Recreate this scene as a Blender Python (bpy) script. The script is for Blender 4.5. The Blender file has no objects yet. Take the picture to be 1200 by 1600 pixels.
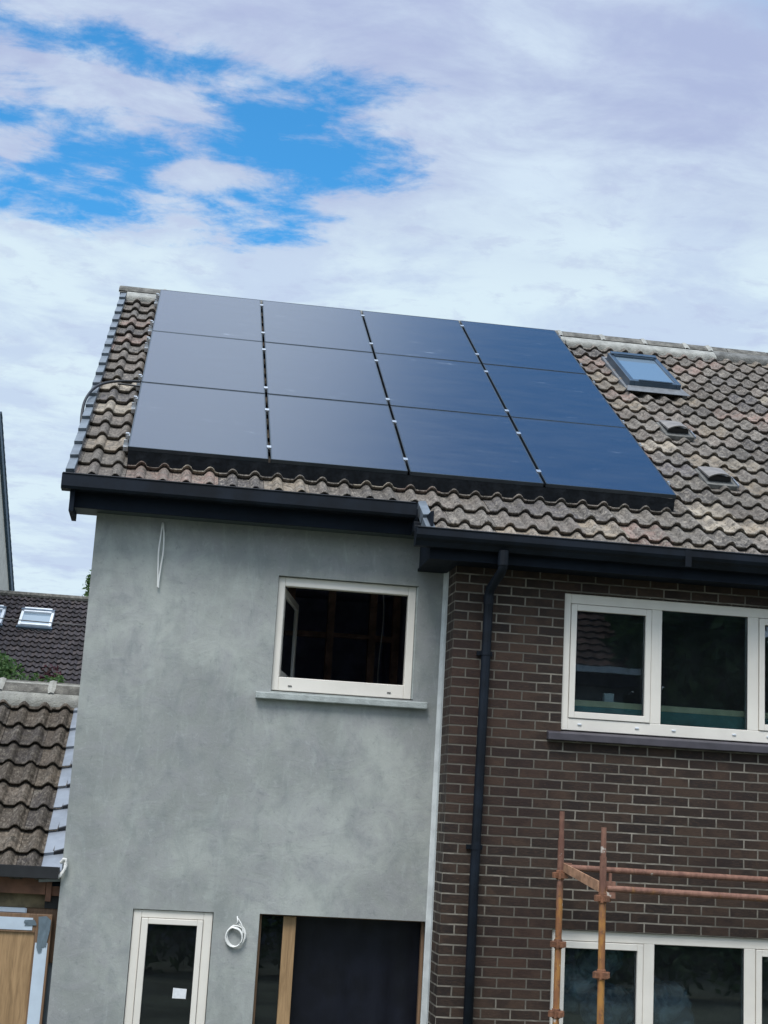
import bpy, bmesh, math, random
from mathutils import Vector, Matrix, noise
rnd = random.Random(11)
R = math.radians
scene = bpy.context.scene
COL = scene.collection

# ------------------------------------------------------------------ camera
cam_d = bpy.data.cameras.new('camera'); cam = bpy.data.objects.new('camera', cam_d); COL.objects.link(cam)
cam_d.sensor_fit = 'VERTICAL'; cam_d.sensor_height = 36.0; cam_d.sensor_width = 27.0
cam_d.lens = 36.0 * 2263.0 / 1600.0
cam_d.clip_start = 0.1; cam_d.clip_end = 2000
def cam_matrix(p, r, y, loc):
    cp, sp, cy, sy, cr, sr = math.cos(p), math.sin(p), math.cos(y), math.sin(y), math.cos(r), math.sin(r)
    f = Vector((sy*cp, cy*cp, sp)); rt = Vector((cy, -sy, 0)); up = rt.cross(f)
    r2 = rt*cr + up*sr; u2 = up*cr - rt*sr
    m = Matrix((r2, u2, -f)).transposed().to_4x4(); m.translation = loc
    return m
cam.matrix_world = cam_matrix(0.20548, 0.05700, 0.13600, (-2.112, -11.054, -1.817))
scene.camera = cam
scene.render.resolution_x = 768; scene.render.resolution_y = 1024
scene.view_settings.view_transform = 'Standard'; scene.view_settings.look = 'None'
scene.view_settings.exposure = 0.06; scene.view_settings.gamma = 1

# ------------------------------------------------------------------ node helpers
class NT:
    def __init__(s, tree): s.t = tree; s.n = tree.nodes; s.l = tree.links
    def new(s, typ, ins=None, **kw):
        n = s.n.new(typ)
        for k, v in kw.items(): setattr(n, k, v)
        for k, v in (ins or {}).items(): s.put(n.inputs[k], v)
        return n
    def put(s, sock, v):
        if isinstance(v, bpy.types.NodeSocket): s.l.new(v, sock)
        elif v is not None:
            try: sock.default_value = v
            except Exception: sock.default_value = tuple(v) + (1,)
    def m(s, op, a, b=None, c=None, clamp=False):
        n = s.n.new('ShaderNodeMath'); n.operation = op; n.use_clamp = clamp
        s.put(n.inputs[0], a)
        if b is not None: s.put(n.inputs[1], b)
        if c is not None: s.put(n.inputs[2], c)
        return n.outputs[0]
    def mix(s, f, a, b, blend='MIX'):
        n = s.n.new('ShaderNodeMix'); n.data_type = 'RGBA'; n.blend_type = blend
        s.put(n.inputs[0], f); s.put(n.inputs[6], a); s.put(n.inputs[7], b)
        return n.outputs[2]
    def noise(s, vec, scale, detail=4, rough=.55, dist=0.0):
        n = s.new('ShaderNodeTexNoise', {'Scale': scale, 'Detail': detail, 'Roughness': rough, 'Distortion': dist})
        if vec is not None: s.l.new(vec, n.inputs['Vector'])
        return n.outputs['Fac']
    def ramp(s, f, a, b, lo=0.0, hi=1.0):
        n = s.new('ShaderNodeMapRange', {'Value': f, 'From Min': a, 'From Max': b, 'To Min': lo, 'To Max': hi}, interpolation_type='SMOOTHSTEP')
        return n.outputs[0]
    def vscale(s, vec, xyz):
        n = s.n.new('ShaderNodeVectorMath'); n.operation = 'MULTIPLY'; s.put(n.inputs[0], vec); n.inputs[1].default_value = xyz
        return n.outputs[0]

def c4(c): return (c[0], c[1], c[2], 1.0)
# ------------------------------------------------------------------ world: daylight sky with broken cloud
SUN_EL, SUN_AZ = R(60), R(205)        # azimuth clockwise from +Y: sun behind and left of the viewer
world = bpy.data.worlds.new('World'); scene.world = world; world.use_nodes = True
W = NT(world.node_tree); W.n.clear()
tc = W.new('ShaderNodeTexCoord').outputs['Generated']
sky = W.new('ShaderNodeTexSky', sky_type='NISHITA', sun_disc=False, sun_elevation=SUN_EL, sun_rotation=SUN_AZ, altitude=50, air_density=1.0, dust_density=0.6, ozone_density=2.0)
sep = W.new('ShaderNodeSeparateXYZ', {0: tc})
sx, sy, sz = sep.outputs
inv = W.m('DIVIDE', 1.0, W.m('ADD', W.m('MAXIMUM', sz, 0.02), 0.12))
pl = W.new('ShaderNodeCombineXYZ', {0: W.m('MULTIPLY', sx, inv), 1: W.m('MULTIPLY', sy, inv), 2: 0.3}).outputs[0]   # cloud layer seen from below
n1 = W.noise(W.vscale(pl, (1.0, 1.5, 1)), 4.2, 10, .62, .35)
n2 = W.noise(W.vscale(pl, (.8, 1.2, 1)), 1.3, 5, .5, .3)
n3 = W.noise(W.vscale(pl, (1.0, 1.3, 1)), 13.0, 9, .66, .3)
def gap(u, w, au, aw, tilt=0.0):
    # an opening (or a cloud patch) round one sky direction: u = x/y of the direction, w = its height
    dx = W.m('SUBTRACT', W.m('DIVIDE', sx, W.m('MAXIMUM', sy, .05)), u)
    dz = W.m('ADD', W.m('SUBTRACT', sz, w), W.m('MULTIPLY', dx, tilt))
    q = W.m('ADD', W.m('POWER', W.m('ABSOLUTE', W.m('DIVIDE', dx, au)), 2.0), W.m('POWER', W.m('ABSOLUTE', W.m('DIVIDE', dz, aw)), 2.0))
    g = W.m('MAXIMUM', W.m('SUBTRACT', 1.0, q), -2.5)
    return W.m('ADD', W.m('MULTIPLY', W.m('ADD', g, 2.5), W.m('GREATER_THAN', sy, 0.08)), -2.5)
gs = [gap(-.105, .405, .095, .040, .06), gap(.0, .395, .07, .020, .05), gap(.045, .437, .090, .026, .10), gap(-.03, .474, .15, .014, .05)]
g = gs[0]
for k in gs[1:]: g = W.m('MAXIMUM', g, k)
for k in (gap(-.010, .409, .055, .011, -.06), gap(-.145, .414, .035, .012, .10), gap(-.06, .452, .10, .010, .10)):
    g = W.m('SUBTRACT', g, W.m('MULTIPLY', W.m('MAXIMUM', k, 0.0), 1.7))
g = W.m('SUBTRACT', g, W.m('MULTIPLY', W.m('SUBTRACT', n1, .47), 7.5))
g = W.m('SUBTRACT', g, W.m('MULTIPLY', W.m('SUBTRACT', n3, .5), 4.5))
mask_b = W.m('MULTIPLY', W.ramp(g, -.85, 1.25), .98)
# wide clear patch high on the right, which the panels mirror
dotn = W.n.new('ShaderNodeVectorMath'); dotn.operation = 'DOT_PRODUCT'; W.l.new(tc, dotn.inputs[0]); dotn.inputs[1].default_value = Vector((.50, .53, .74)).normalized()
high = W.ramp(W.m('ADD', dotn.outputs['Value'], W.m('MULTIPLY', W.m('ADD', W.m('SUBTRACT', n2, .5), W.m('MULTIPLY', W.m('SUBTRACT', n1, .5), .5)), .14)), .900, .975)
mask = W.m('MAXIMUM', mask_b, high)
blue = W.mix(1.0, sky.outputs[0], c4((.52, 1.80, 2.35)), 'MULTIPLY')
blue = W.mix(1.0, blue, c4((1, 1, 1)), 'MULTIPLY')
lit = W.ramp(W.m('ADD', W.m('MULTIPLY', n2, .6), W.m('MULTIPLY', n1, .5)), .42, .66)
ccol = W.mix(lit, c4((4.6, 5.4, 7.9)), c4((7.2, 8.6, 10.0)))
# cloud bank low down is the whitest, the high sheet greyer and more violet
band = W.ramp(sz, .34, .45)
n4 = W.noise(W.vscale(pl, (1.0, 1.2, 1)), 3.4, 9, .6, .3)
lowc = W.mix(W.ramp(n4, .40, .58), c4((6.1, 7.4, 9.3)), c4((7.5, 9.1, 10.1)))
ccol = W.mix(W.m('MULTIPLY', W.m('SUBTRACT', 1.0, band), W.ramp(sz, .0, .12)), ccol, lowc)
ccol = W.mix(W.m('MULTIPLY', W.ramp(n3, .50, .68), .35), ccol, c4((5.0, 5.7, 8.2)))
backlit = W.m('MULTIPLY', W.ramp(sz, .54, .72, 1.0, 1.6), W.ramp(sy, .25, -.4, 1.0, 1.35))
cs = W.n.new('ShaderNodeVectorMath'); cs.operation = 'SCALE'; W.l.new(ccol, cs.inputs[0]); W.l.new(backlit, cs.inputs['Scale'])
final = W.mix(mask, cs.outputs[0], blue)
bg = W.new('ShaderNodeBackground', {'Color': final, 'Strength': 0.09})
out = W.new('ShaderNodeOutputWorld'); W.l.new(bg.outputs[0], out.inputs[0])

sun_d = bpy.data.lights.new('sun', 'SUN'); sun_d.energy = 2.9; sun_d.angle = R(24); sun_d.color = (1, .97, .92)
sun = bpy.data.objects.new('sun', sun_d); COL.objects.link(sun)
sdir = Vector((math.sin(SUN_AZ)*math.cos(SUN_EL), math.cos(SUN_AZ)*math.cos(SUN_EL), math.sin(SUN_EL)))
sun.rotation_euler = sdir.to_track_quat('Z', 'Y').to_euler(); sun.location = sdir*60

# ------------------------------------------------------------------ materials
def mat_base(name):
    m = bpy.data.materials.new(name); m.use_nodes = True; t = NT(m.node_tree); t.n.clear()
    o = t.new('ShaderNodeOutputMaterial'); b = t.new('ShaderNodeBsdfPrincipled'); t.l.new(b.outputs[0], o.inputs[0])
    return m, t, b, o
def bump(t, b, h, strength, dist):
    n = t.new('ShaderNodeBump', {'Height': h, 'Strength': strength, 'Distance': dist}); t.l.new(n.outputs[0], b.inputs['Normal'])
def plain(name, col, rough=.6, metal=0.0, var=.18, scale=6.0, bmp=0.0, coat=0.0, dirt=None, spec=.5):
    m, t, b, o = mat_base(name)
    oc = t.new('ShaderNodeTexCoord').outputs['Object']
    f = t.noise(oc, scale, 6, .6); g_ = t.noise(oc, scale*9, 4, .6)
    lo = [x*(1-var) for x in col]; hi = [min(1, x*(1+var)) for x in col]
    c = t.mix(t.ramp(f, .35, .65), c4(lo), c4(hi))
    if dirt:
        c = t.mix(t.ramp(t.m('ADD', t.m('MULTIPLY', f, .4), t.m('MULTIPLY', g_, .6)), dirt[1], dirt[1]+.1), c, c4(dirt[0]))
    t.put(b.inputs['Base Color'], c); b.inputs['Metallic'].default_value = metal
    t.put(b.inputs['Roughness'], t.m('ADD', rough-.06, t.m('MULTIPLY', g_, .12)))
    b.inputs['Coat Weight'].default_value = coat; b.inputs['Specular IOR Level'].default_value = spec
    if bmp: bump(t, b, g_, 1.0, bmp)
    return m
M = {}
M['pvc'] = plain('cream_pvc', (.74, .70, .63), .38, var=.04, scale=3, spec=.4)
M['navy'] = plain('dark_navy_aluminium', (.0050, .0085, .0145), .55, var=.35, scale=4, spec=.22)
M['navy_matt'] = plain('dark_soffit_board', (.005, .009, .016), .65, var=.2, scale=3, spec=.15)
M['verge'] = plain('grey_verge_trim', (.13, .155, .18), .5, var=.22, scale=5, dirt=((.10, .12, .14), .58))
M['oak'] = None
M['black'] = plain('black_rubber', (.015, .016, .018), .5)
M['white_cable'] = plain('white_cable', (.78, .78, .75), .4, var=.03)
M['mortar'] = plain('white_mortar', (.33, .33, .30), .9, var=.2, scale=9, bmp=.012, dirt=((.22, .22, .19), .56))
M['dark_mortar'] = plain('weathered_mortar', (.15, .15, .14), .9, var=.3, scale=8, bmp=.012)
M['ridge'] = plain('ridge_concrete', (.125, .12, .105), .9, var=.35, scale=10, bmp=.01, dirt=((.26, .25, .21), .54))
M['sill'] = plain('render_sill', (.36, .39, .375), .8, var=.15, scale=8, bmp=.004)
M['sill_dark'] = plain('dark_painted_sill', (.055, .050, .060), .55, var=.2, scale=5, dirt=((.2, .2, .19), .70))
M['lead'] = plain('pale_flashing', (.25, .28, .32), .45, var=.12, scale=5, bmp=.002, metal=.2, dirt=((.30, .33, .37), .57))
M['window_grey'] = plain('grey_roof_window_metal', (.075, .11, .15), .4, metal=.5, var=.15)
M['vent'] = plain('grey_brown_vent', (.20, .185, .17), .65, var=.15, scale=9)
M['steel'] = plain('clamp_aluminium', (.62, .65, .68), .35, metal=.8, var=.1)
M['rail'] = plain('black_mounting_rail', (.02, .022, .025), .4, metal=.4)
M['pframe'] = plain('black_anodised_frame', (.06, .075, .09), .32, metal=.7, var=.1)
M['foam'] = plain('white_foam', (.75, .74, .70), .8, var=.1, scale=20, bmp=.006)
M['dark_room'] = plain('bare_interior', (.36, .37, .46), .9, var=.2, scale=3)
M['stud'] = plain('stud_timber', (.40, .25, .17), .8, var=.25, scale=7)
M['batten'] = plain('pale_timber', (.80, .72, .46), .7, var=.12, scale=6)
M['teal'] = plain('teal_membrane', (.10, .28, .27), .6, var=.15)
M['tape'] = plain('white_protective_tape', (.50, .58, .66), .35, var=.06, scale=5, spec=.5)
M['duct'] = plain('grey_duct_tape', (.13, .17, .20), .38, var=.2, scale=5, bmp=.001, metal=.15)
M['redwood'] = plain('brown_timber_fascia', (.16, .075, .045), .7, var=.3, scale=6)
M['mosswood'] = plain('green_brown_plywood', (.14, .11, .06), .75, var=.35, scale=8)
M['paper'] = plain('paper_label', (.70, .72, .74), .7, var=.06, scale=40)
M['cream_wall'] = plain('cream_painted_wall', (.52, .49, .43), .85, var=.08, scale=2)
M['blue_verge'] = plain('blue_black_barge_board', (.03, .065, .10), .6, var=.25)
M['white_frame'] = plain('white_roof_window', (.62, .66, .70), .4, var=.06)
M['ground'] = plain('rough_ground', (.10, .11, .075), .95, var=.35, scale=.8, bmp=.02)
M['ground'].name = 'ground_earth_and_grass'
M['bark'] = plain('bark', (.07, .055, .04), .9, var=.3, scale=9, bmp=.02)
M['pale_wall'] = plain('blue_grey_render', (.16, .19, .21), .85, var=.15, scale=1.5)
M['gutter_pale'] = plain('pale_blue_gutter', (.70, .80, .88), .5, var=.08)
M['concrete'] = plain('concrete', (.25, .25, .24), .9, var=.15, bmp=.003)
M['tyvek'] = plain('grey_blue_board', (.22, .27, .31), .6, var=.08)
M['mesh'] = plain('black_bird_mesh', (.008, .010, .013), .75, var=.3, scale=30, spec=.2)

def wood(name, a, b_, scale=(1, 1, 1), rough=.5):
    m, t, b, o = mat_base(name)
    oc = t.new('ShaderNodeTexCoord').outputs['Object']
    v = t.vscale(oc, (9, 9, .9))
    f = t.noise(v, 2.2, 6, .6, 1.2); g_ = t.noise(t.vscale(oc, (60, 60, 3)), 2, 4, .6, .4)
    c = t.mix(t.ramp(f, .3, .7), c4(a), c4(b_)); c = t.mix(t.m('MULTIPLY', t.ramp(g_, .45, .75), .45), c, c4([x*.55 for x in a]))
    t.put(b.inputs['Base Color'], c); b.inputs['Roughness'].default_value = rough; bump(t, b, g_, .6, .001)
    return m
M['oak'] = wood('golden_oak', (.25, .155, .075), (.40, .255, .13))
M['oak_frame'] = wood('brown_oak_frame', (.16, .095, .055), (.25, .15, .085))

def glass(name, tint, gl=(.9, .95, 1), ior=1.5, rough=.0, dirt=.02):
    m = bpy.data.materials.new(name); m.use_nodes = True; t = NT(m.node_tree); t.n.clear()
    o = t.new('ShaderNodeOutputMaterial')
    tr = t.new('ShaderNodeBsdfTransparent', {'Color': c4(tint)})
    g_ = t.new('ShaderNodeBsdfGlossy', {'Color': c4(gl), 'Roughness': rough})
    oc = t.new('ShaderNodeTexCoord').outputs['Object']
    bn = t.new('ShaderNodeBump', {'Height': t.noise(oc, 1.6, 2, .5), 'Strength': .12, 'Distance': .003})
    t.l.new(bn.outputs[0], g_.inputs['Normal'])
    fr = t.new('ShaderNodeFresnel', {'IOR': ior})
    x = t.new('ShaderNodeMixShader'); t.l.new(t.m('MULTIPLY', fr.outputs[0], 1.6, clamp=True), x.inputs[0]); t.l.new(tr.outputs[0], x.inputs[1]); t.l.new(g_.outputs[0], x.inputs[2])
    d = t.new('ShaderNodeBsdfDiffuse', {'Color': c4((.5, .55, .6))})
    y = t.new('ShaderNodeMixShader'); t.put(y.inputs[0], t.m('MULTIPLY', t.noise(oc, 4, 5, .6), dirt)); t.l.new(x.outputs[0], y.inputs[1]); t.l.new(d.outputs[0], y.inputs[2])
    t.l.new(y.outputs[0], o.inputs[0])
    return m
M['glass'] = glass('window_glass', (.84, .92, .93))
M['glass_dark'] = glass('tinted_door_glass', (.35, .42, .46))

def panel_glass():
    m, t, b, o = mat_base('black_solar_glass')
    oc = t.new('ShaderNodeTexCoord').outputs['Object']
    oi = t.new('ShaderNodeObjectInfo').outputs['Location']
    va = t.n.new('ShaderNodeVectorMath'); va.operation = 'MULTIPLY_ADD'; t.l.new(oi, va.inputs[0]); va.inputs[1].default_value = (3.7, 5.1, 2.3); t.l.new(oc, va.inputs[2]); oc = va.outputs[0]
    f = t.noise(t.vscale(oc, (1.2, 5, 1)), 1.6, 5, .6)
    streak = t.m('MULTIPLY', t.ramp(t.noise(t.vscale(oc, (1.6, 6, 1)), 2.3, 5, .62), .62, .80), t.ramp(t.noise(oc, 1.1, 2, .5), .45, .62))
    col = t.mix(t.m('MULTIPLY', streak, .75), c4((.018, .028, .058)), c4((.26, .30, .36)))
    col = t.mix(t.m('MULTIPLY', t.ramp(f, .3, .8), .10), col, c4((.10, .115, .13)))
    t.put(b.inputs['Base Color'], col)
    b.inputs['IOR'].default_value = 1.72
    t.put(b.inputs['Roughness'], t.m('ADD', .17, t.m('MULTIPLY', f, .10)))
    b.inputs['Specular IOR Level'].default_value = .75
    return m
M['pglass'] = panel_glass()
def sky_glass():
    m, t, b, o = mat_base('roof_window_glass')
    b.inputs['Base Color'].default_value = (.16, .22, .28, 1); b.inputs['Roughness'].default_value = .06
    b.inputs['IOR'].default_value = 2.1; b.inputs['Specular IOR Level'].default_value = .8
    return m
M['skyglass'] = sky_glass()

def render_mat():
    m, t, b, o = mat_base('grey_sand_cement_render')
    oc = t.new('ShaderNodeTexCoord').outputs['Object']
    big = t.noise(oc, .9, 5, .6, .4); mid = t.noise(t.vscale(oc, (1, 1, 1.4)), 3.3, 6, .65, .6); fine = t.noise(oc, 60, 4, .7)
    sw = t.noise(t.vscale(oc, (5, 5, 1.2)), 1.6, 6, .6, 1.5)
    c = t.mix(t.ramp(big, .34, .64), c4((.265, .280, .265)), c4((.405, .425, .395)))
    c = t.mix(t.m('MULTIPLY', t.ramp(mid, .38, .66), .55), c, c4((.295, .295, .305)))
    c = t.mix(t.m('MULTIPLY', t.ramp(sw, .50, .78), .40), c, c4((.42, .455, .43)))
    c = t.mix(t.m('MULTIPLY', t.ramp(mid, .60, .72), .30), c, c4((.16, .19, .19)))
    c = t.mix(t.m('MULTIPLY', t.ramp(fine, .55, .8), .25), c, c4((.15, .17, .17)))
    t.put(b.inputs['Roughness'], t.ramp(mid, .3, .7, .72, .88))
    b.inputs['Specular IOR Level'].default_value = .3
    st = t.noise(t.vscale(oc, (2.6, 2.6, 1.6)), 2.0, 7, .62, .7); gr = t.noise(oc, 19, 6, .75, .6)
    c = t.mix(t.m('MULTIPLY', t.ramp(st, .46, .68), .34), c, c4((.175, .20, .20)))
    c = t.mix(t.m('MULTIPLY', t.ramp(gr, .54, .70), .30), c, c4((.44, .465, .45)))
    c = t.mix(t.m('MULTIPLY', t.ramp(gr, .44, .32), .35), c, c4((.16, .18, .18)))
    t.put(b.inputs['Base Color'], c)
    h = t.m('ADD', t.m('MULTIPLY', mid, .6), t.m('MULTIPLY', fine, .15)); h = t.m('ADD', h, t.m('MULTIPLY', sw, .3))
    bump(t, b, h, .8, .012)
    return m
M['render'] = render_mat()

def brick_mat(name, c1, c2, mort, w=.227, h=.074):
    m, t, b, o = mat_base(name)
    uv = t.new('ShaderNodeUVMap', uv_map='UVMap').outputs[0]
    wob = t.new('ShaderNodeTexNoise', {'Scale': 9.0, 'Detail': 3.0}); t.l.new(uv, wob.inputs['Vector'])
    off = t.n.new('ShaderNodeVectorMath'); off.operation = 'MULTIPLY_ADD'; t.l.new(wob.outputs['Color'], off.inputs[0]); off.inputs[1].default_value = (.007, .007, 0); t.l.new(uv, off.inputs[2])
    br = t.new('ShaderNodeTexBrick', {'Color1': (0, 0, 0, 1), 'Color2': (1, 1, 1, 1), 'Mortar': (.5, .5, .5, 1), 'Scale': 1.0, 'Mortar Size': .0068, 'Mortar Smooth': .25, 'Bias': 0.0, 'Brick Width': w, 'Row Height': h})
    t.l.new(off.outputs[0], br.inputs['Vector'])
    bc = t.new('ShaderNodeSeparateColor', {0: br.outputs['Color']}).outputs[0]
    n_a = t.noise(uv, 5.0, 5, .6); n_b = t.noise(t.vscale(uv, (1, 3.5, 1)), 26, 5, .65); n_c = t.noise(uv, .7, 3, .5)
    c = t.mix(bc, c4(c1), c4(c2))
    c = t.mix(t.m('MULTIPLY', t.ramp(n_b, .35, .75), .55), c, c4([x*1.6 for x in c2]))
    c = t.mix(t.m('MULTIPLY', t.ramp(n_a, .42, .62), .55), c, c4([c1[0]*.75, c1[1]*.7, c1[2]*.75]))
    n_f = t.noise(uv, 60, 4, .7); c = t.mix(t.m('MULTIPLY', t.ramp(n_f, .60, .72), .35), c, c4([x*3.2 for x in c2]))
    c = t.mix(t.m('MULTIPLY', t.ramp(n_c, .52, .70), .30), c, c4((.045, .018, .014)))
    mc = t.mix(t.ramp(n_a, .35, .7), c4([x*.45 for x in mort]), c4([x*1.15 for x in mort]))
    mc = t.mix(t.m('MULTIPLY', t.ramp(n_c, .46, .62), .80), mc, c4([x*.35 for x in mort]))
    fac = br.outputs['Fac']
    t.put(b.inputs['Base Color'], t.mix(fac, c, mc))
    t.put(b.inputs['Roughness'], t.ramp(n_b, .3, .7, .70, .85)); b.inputs['Specular IOR Level'].default_value = .35
    hgt = t.m('SUBTRACT', t.m('ADD', t.m('MULTIPLY', n_b, .45), t.m('MULTIPLY', bc, .25)), t.m('MULTIPLY', fac, .9))
    bump(t, b, hgt, .9, .006)
    return m
M['brick'] = brick_mat('brown_facing_brick', (.014, .010, .009), (.050, .030, .020), (.25, .225, .185))
M['brick_far'] = brick_mat('far_brick', (.10, .05, .035), (.14, .07, .05), (.2, .18, .15))

def tile_mat(name, cols, lich, speck=1.0, light=(.34, .30, .24)):
    m, t, b, o = mat_base(name)
    oc = t.new('ShaderNodeTexCoord').outputs['Object']
    geo = t.new('ShaderNodeNewGeometry'); rp = geo.outputs['Random Per Island']
    cr = t.new('ShaderNodeValToRGB', {0: rp}); e = cr.color_ramp
    e.interpolation = 'CONSTANT'
    while len(e.elements) > 1: e.elements.remove(e.elements[0])
    e.elements[0].position = 0; e.elements[0].color = c4(cols[0])
    for i, c in enumerate(cols[1:]):
        el = e.elements.new((i+1)/len(cols)); el.color = c4(c)
    n_a = t.noise(oc, 8, 6, .65, .4); n_b = t.noise(t.vscale(oc, (1.5, .6, .6)), 34, 6, .75); n_c = t.noise(oc, 1.1, 4, .6)
    n_d = t.noise(oc, 110, 3, .6); n_e = t.noise(oc, 17, 5, .7, .8)
    hs = t.new('ShaderNodeHueSaturation', {'Value': t.m('ADD', .62, t.m('MULTIPLY', t.m('FRACT', t.m('MULTIPLY', rp, 37.7)), .62)), 'Color': cr.outputs[0]})
    c = t.mix(t.m('MULTIPLY', t.ramp(n_a, .44, .58), .70), hs.outputs[0], c4(lich))
    c = t.mix(t.m('MULTIPLY', t.ramp(n_b, .52, .60), .70*speck), c, c4(light))
    c = t.mix(t.m('MULTIPLY', t.ramp(n_e, .60, .66), .75*speck), c, c4([light[0]*1.15, light[1]*1.18, light[2]*1.2]))
    c = t.mix(t.m('MULTIPLY', t.ramp(n_b, .47, .37), .80), c, c4([x*.28 for x in lich]))
    c = t.mix(t.m('MULTIPLY', t.ramp(n_e, .45, .36), .75), c, c4([lich[0]*.35, lich[1]*.38, lich[2]*.33]))
    c = t.mix(t.m('MULTIPLY', t.ramp(n_c, .42, .62), .38), c, c4([x*.5 for x in lich]))
    c = t.mix(t.m('MULTIPLY', t.ramp(n_d, .60, .72), .6*speck), c, c4([x*1.3 for x in light]))
    t.put(b.inputs['Base Color'], c); b.inputs['Roughness'].default_value = .92; b.inputs['Specular IOR Level'].default_value = .2
    bump(t, b, t.m('ADD', t.m('MULTIPLY', n_b, .7), t.m('MULTIPLY', n_e, .5)), .9, .010)
    return m
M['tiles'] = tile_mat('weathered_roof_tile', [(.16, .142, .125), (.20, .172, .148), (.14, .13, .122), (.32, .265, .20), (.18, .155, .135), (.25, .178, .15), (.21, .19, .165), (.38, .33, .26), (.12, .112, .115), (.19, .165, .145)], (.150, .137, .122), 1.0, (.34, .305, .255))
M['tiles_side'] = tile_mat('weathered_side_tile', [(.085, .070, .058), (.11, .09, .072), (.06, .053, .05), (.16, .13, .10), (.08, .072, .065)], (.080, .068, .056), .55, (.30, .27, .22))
M['tiles_far'] = tile_mat('dark_far_tile', [(.060, .052, .055), (.075, .066, .072), (.052, .047, .050), (.085, .072, .072)], (.066, .059, .062), 0.0, (.09, .082, .08))
M['tiles_red'] = tile_mat('red_brown_tile', [(.14, .07, .055), (.11, .06, .05), (.17, .09, .07)], (.10, .065, .055), .5)

def paint_tube():
    m, t, b, o = mat_base('rusty_scaffold_paint')
    oc = t.new('ShaderNodeTexCoord').outputs['Object']
    sp = t.new('ShaderNodeSeparateXYZ', {0: oc})
    n_a = t.noise(t.vscale(oc, (3, 3, 1)), 5, 6, .65); n_b = t.noise(oc, 34, 4, .6); n_c = t.noise(t.vscale(oc, (1, 1, 1)), 11, 3, .6)
    rust = t.mix(t.ramp(n_a, .35, .65), c4((.14, .062, .042)), c4((.24, .120, .080)))
    ochre = t.mix(t.ramp(n_a, .4, .62), c4((.40, .19, .045)), c4((.24, .10, .04)))
    k = t.ramp(t.m('ADD', sp.outputs[2], t.m('MULTIPLY', t.m('SUBTRACT', n_a, .5), .5)), 2.45, 2.25)
    c = t.mix(k, rust, ochre)
    c = t.mix(t.m('MULTIPLY', t.ramp(n_b, .55, .68), .6), c, c4((.09, .045, .03)))
    c = t.mix(t.m('MULTIPLY', t.ramp(n_c, .66, .70), .85), c, c4((.55, .50, .44)))
    t.put(b.inputs['Base Color'], c); b.inputs['Roughness'].default_value = .7; bump(t, b, n_b, .6, .002)
    return m
M['tube'] = paint_tube()
M['tube_plate'] = plain('scaffold_transom_paint', (.36, .20, .12), .7, var=.3, scale=12, dirt=((.6, .56, .5), .60), bmp=.002)
M['coupler'] = plain('rusty_coupler', (.19, .085, .045), .75, var=.35, scale=20, bmp=.003)

def leaf_mat(name, cols):
    m, t, b, o = mat_base(name)
    geo = t.new('ShaderNodeNewGeometry'); cr = t.new('ShaderNodeValToRGB', {0: geo.outputs['Random Per Island']}); e = cr.color_ramp
    e.elements[0].color = c4(cols[0]); e.elements[1].color = c4(cols[-1])
    for i, c in enumerate(cols[1:-1]):
        el = e.elements.new((i+1)/(len(cols)-1)); el.color = c4(c)
    t.put(b.inputs['Base Color'], cr.outputs[0]); b.inputs['Roughness'].default_value = .55
    b.inputs['Specular IOR Level'].default_value = .3
    tr = t.new('ShaderNodeBsdfTranslucent', {'Color': cr.outputs[0]}); x = t.new('ShaderNodeMixShader', {0: .3}); t.l.new(b.outputs[0], x.inputs[1]); t.l.new(tr.outputs[0], x.inputs[2]); t.l.new(x.outputs[0], o.inputs[0])
    return m
M['leaf'] = leaf_mat('green_leaves', [(.035, .075, .020), (.06, .12, .035), (.10, .17, .05)])
M['leaf_dark'] = leaf_mat('dark_green_leaves', [(.03, .07, .03), (.06, .13, .05), (.11, .19, .07)])
M['leaf_red'] = leaf_mat('purple_leaves', [(.05, .018, .025), (.10, .03, .04), (.06, .05, .03)])
M['petal'] = plain('pale_petals', (.7, .62, .62), .7)
def sack_mat():
    m, t, b, o = mat_base('clear_plastic_sack')
    oc = t.new('ShaderNodeTexCoord').outputs['Object']
    f = t.noise(oc, 5, 5, .6, .8)
    t.put(b.inputs['Base Color'], t.mix(t.ramp(f, .4, .65), c4((.10, .15, .24)), c4((.42, .50, .62)))); b.inputs['Roughness'].default_value = .25
    bump(t, b, f, 1, .03)
    return m
M['sack'] = sack_mat()

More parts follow.
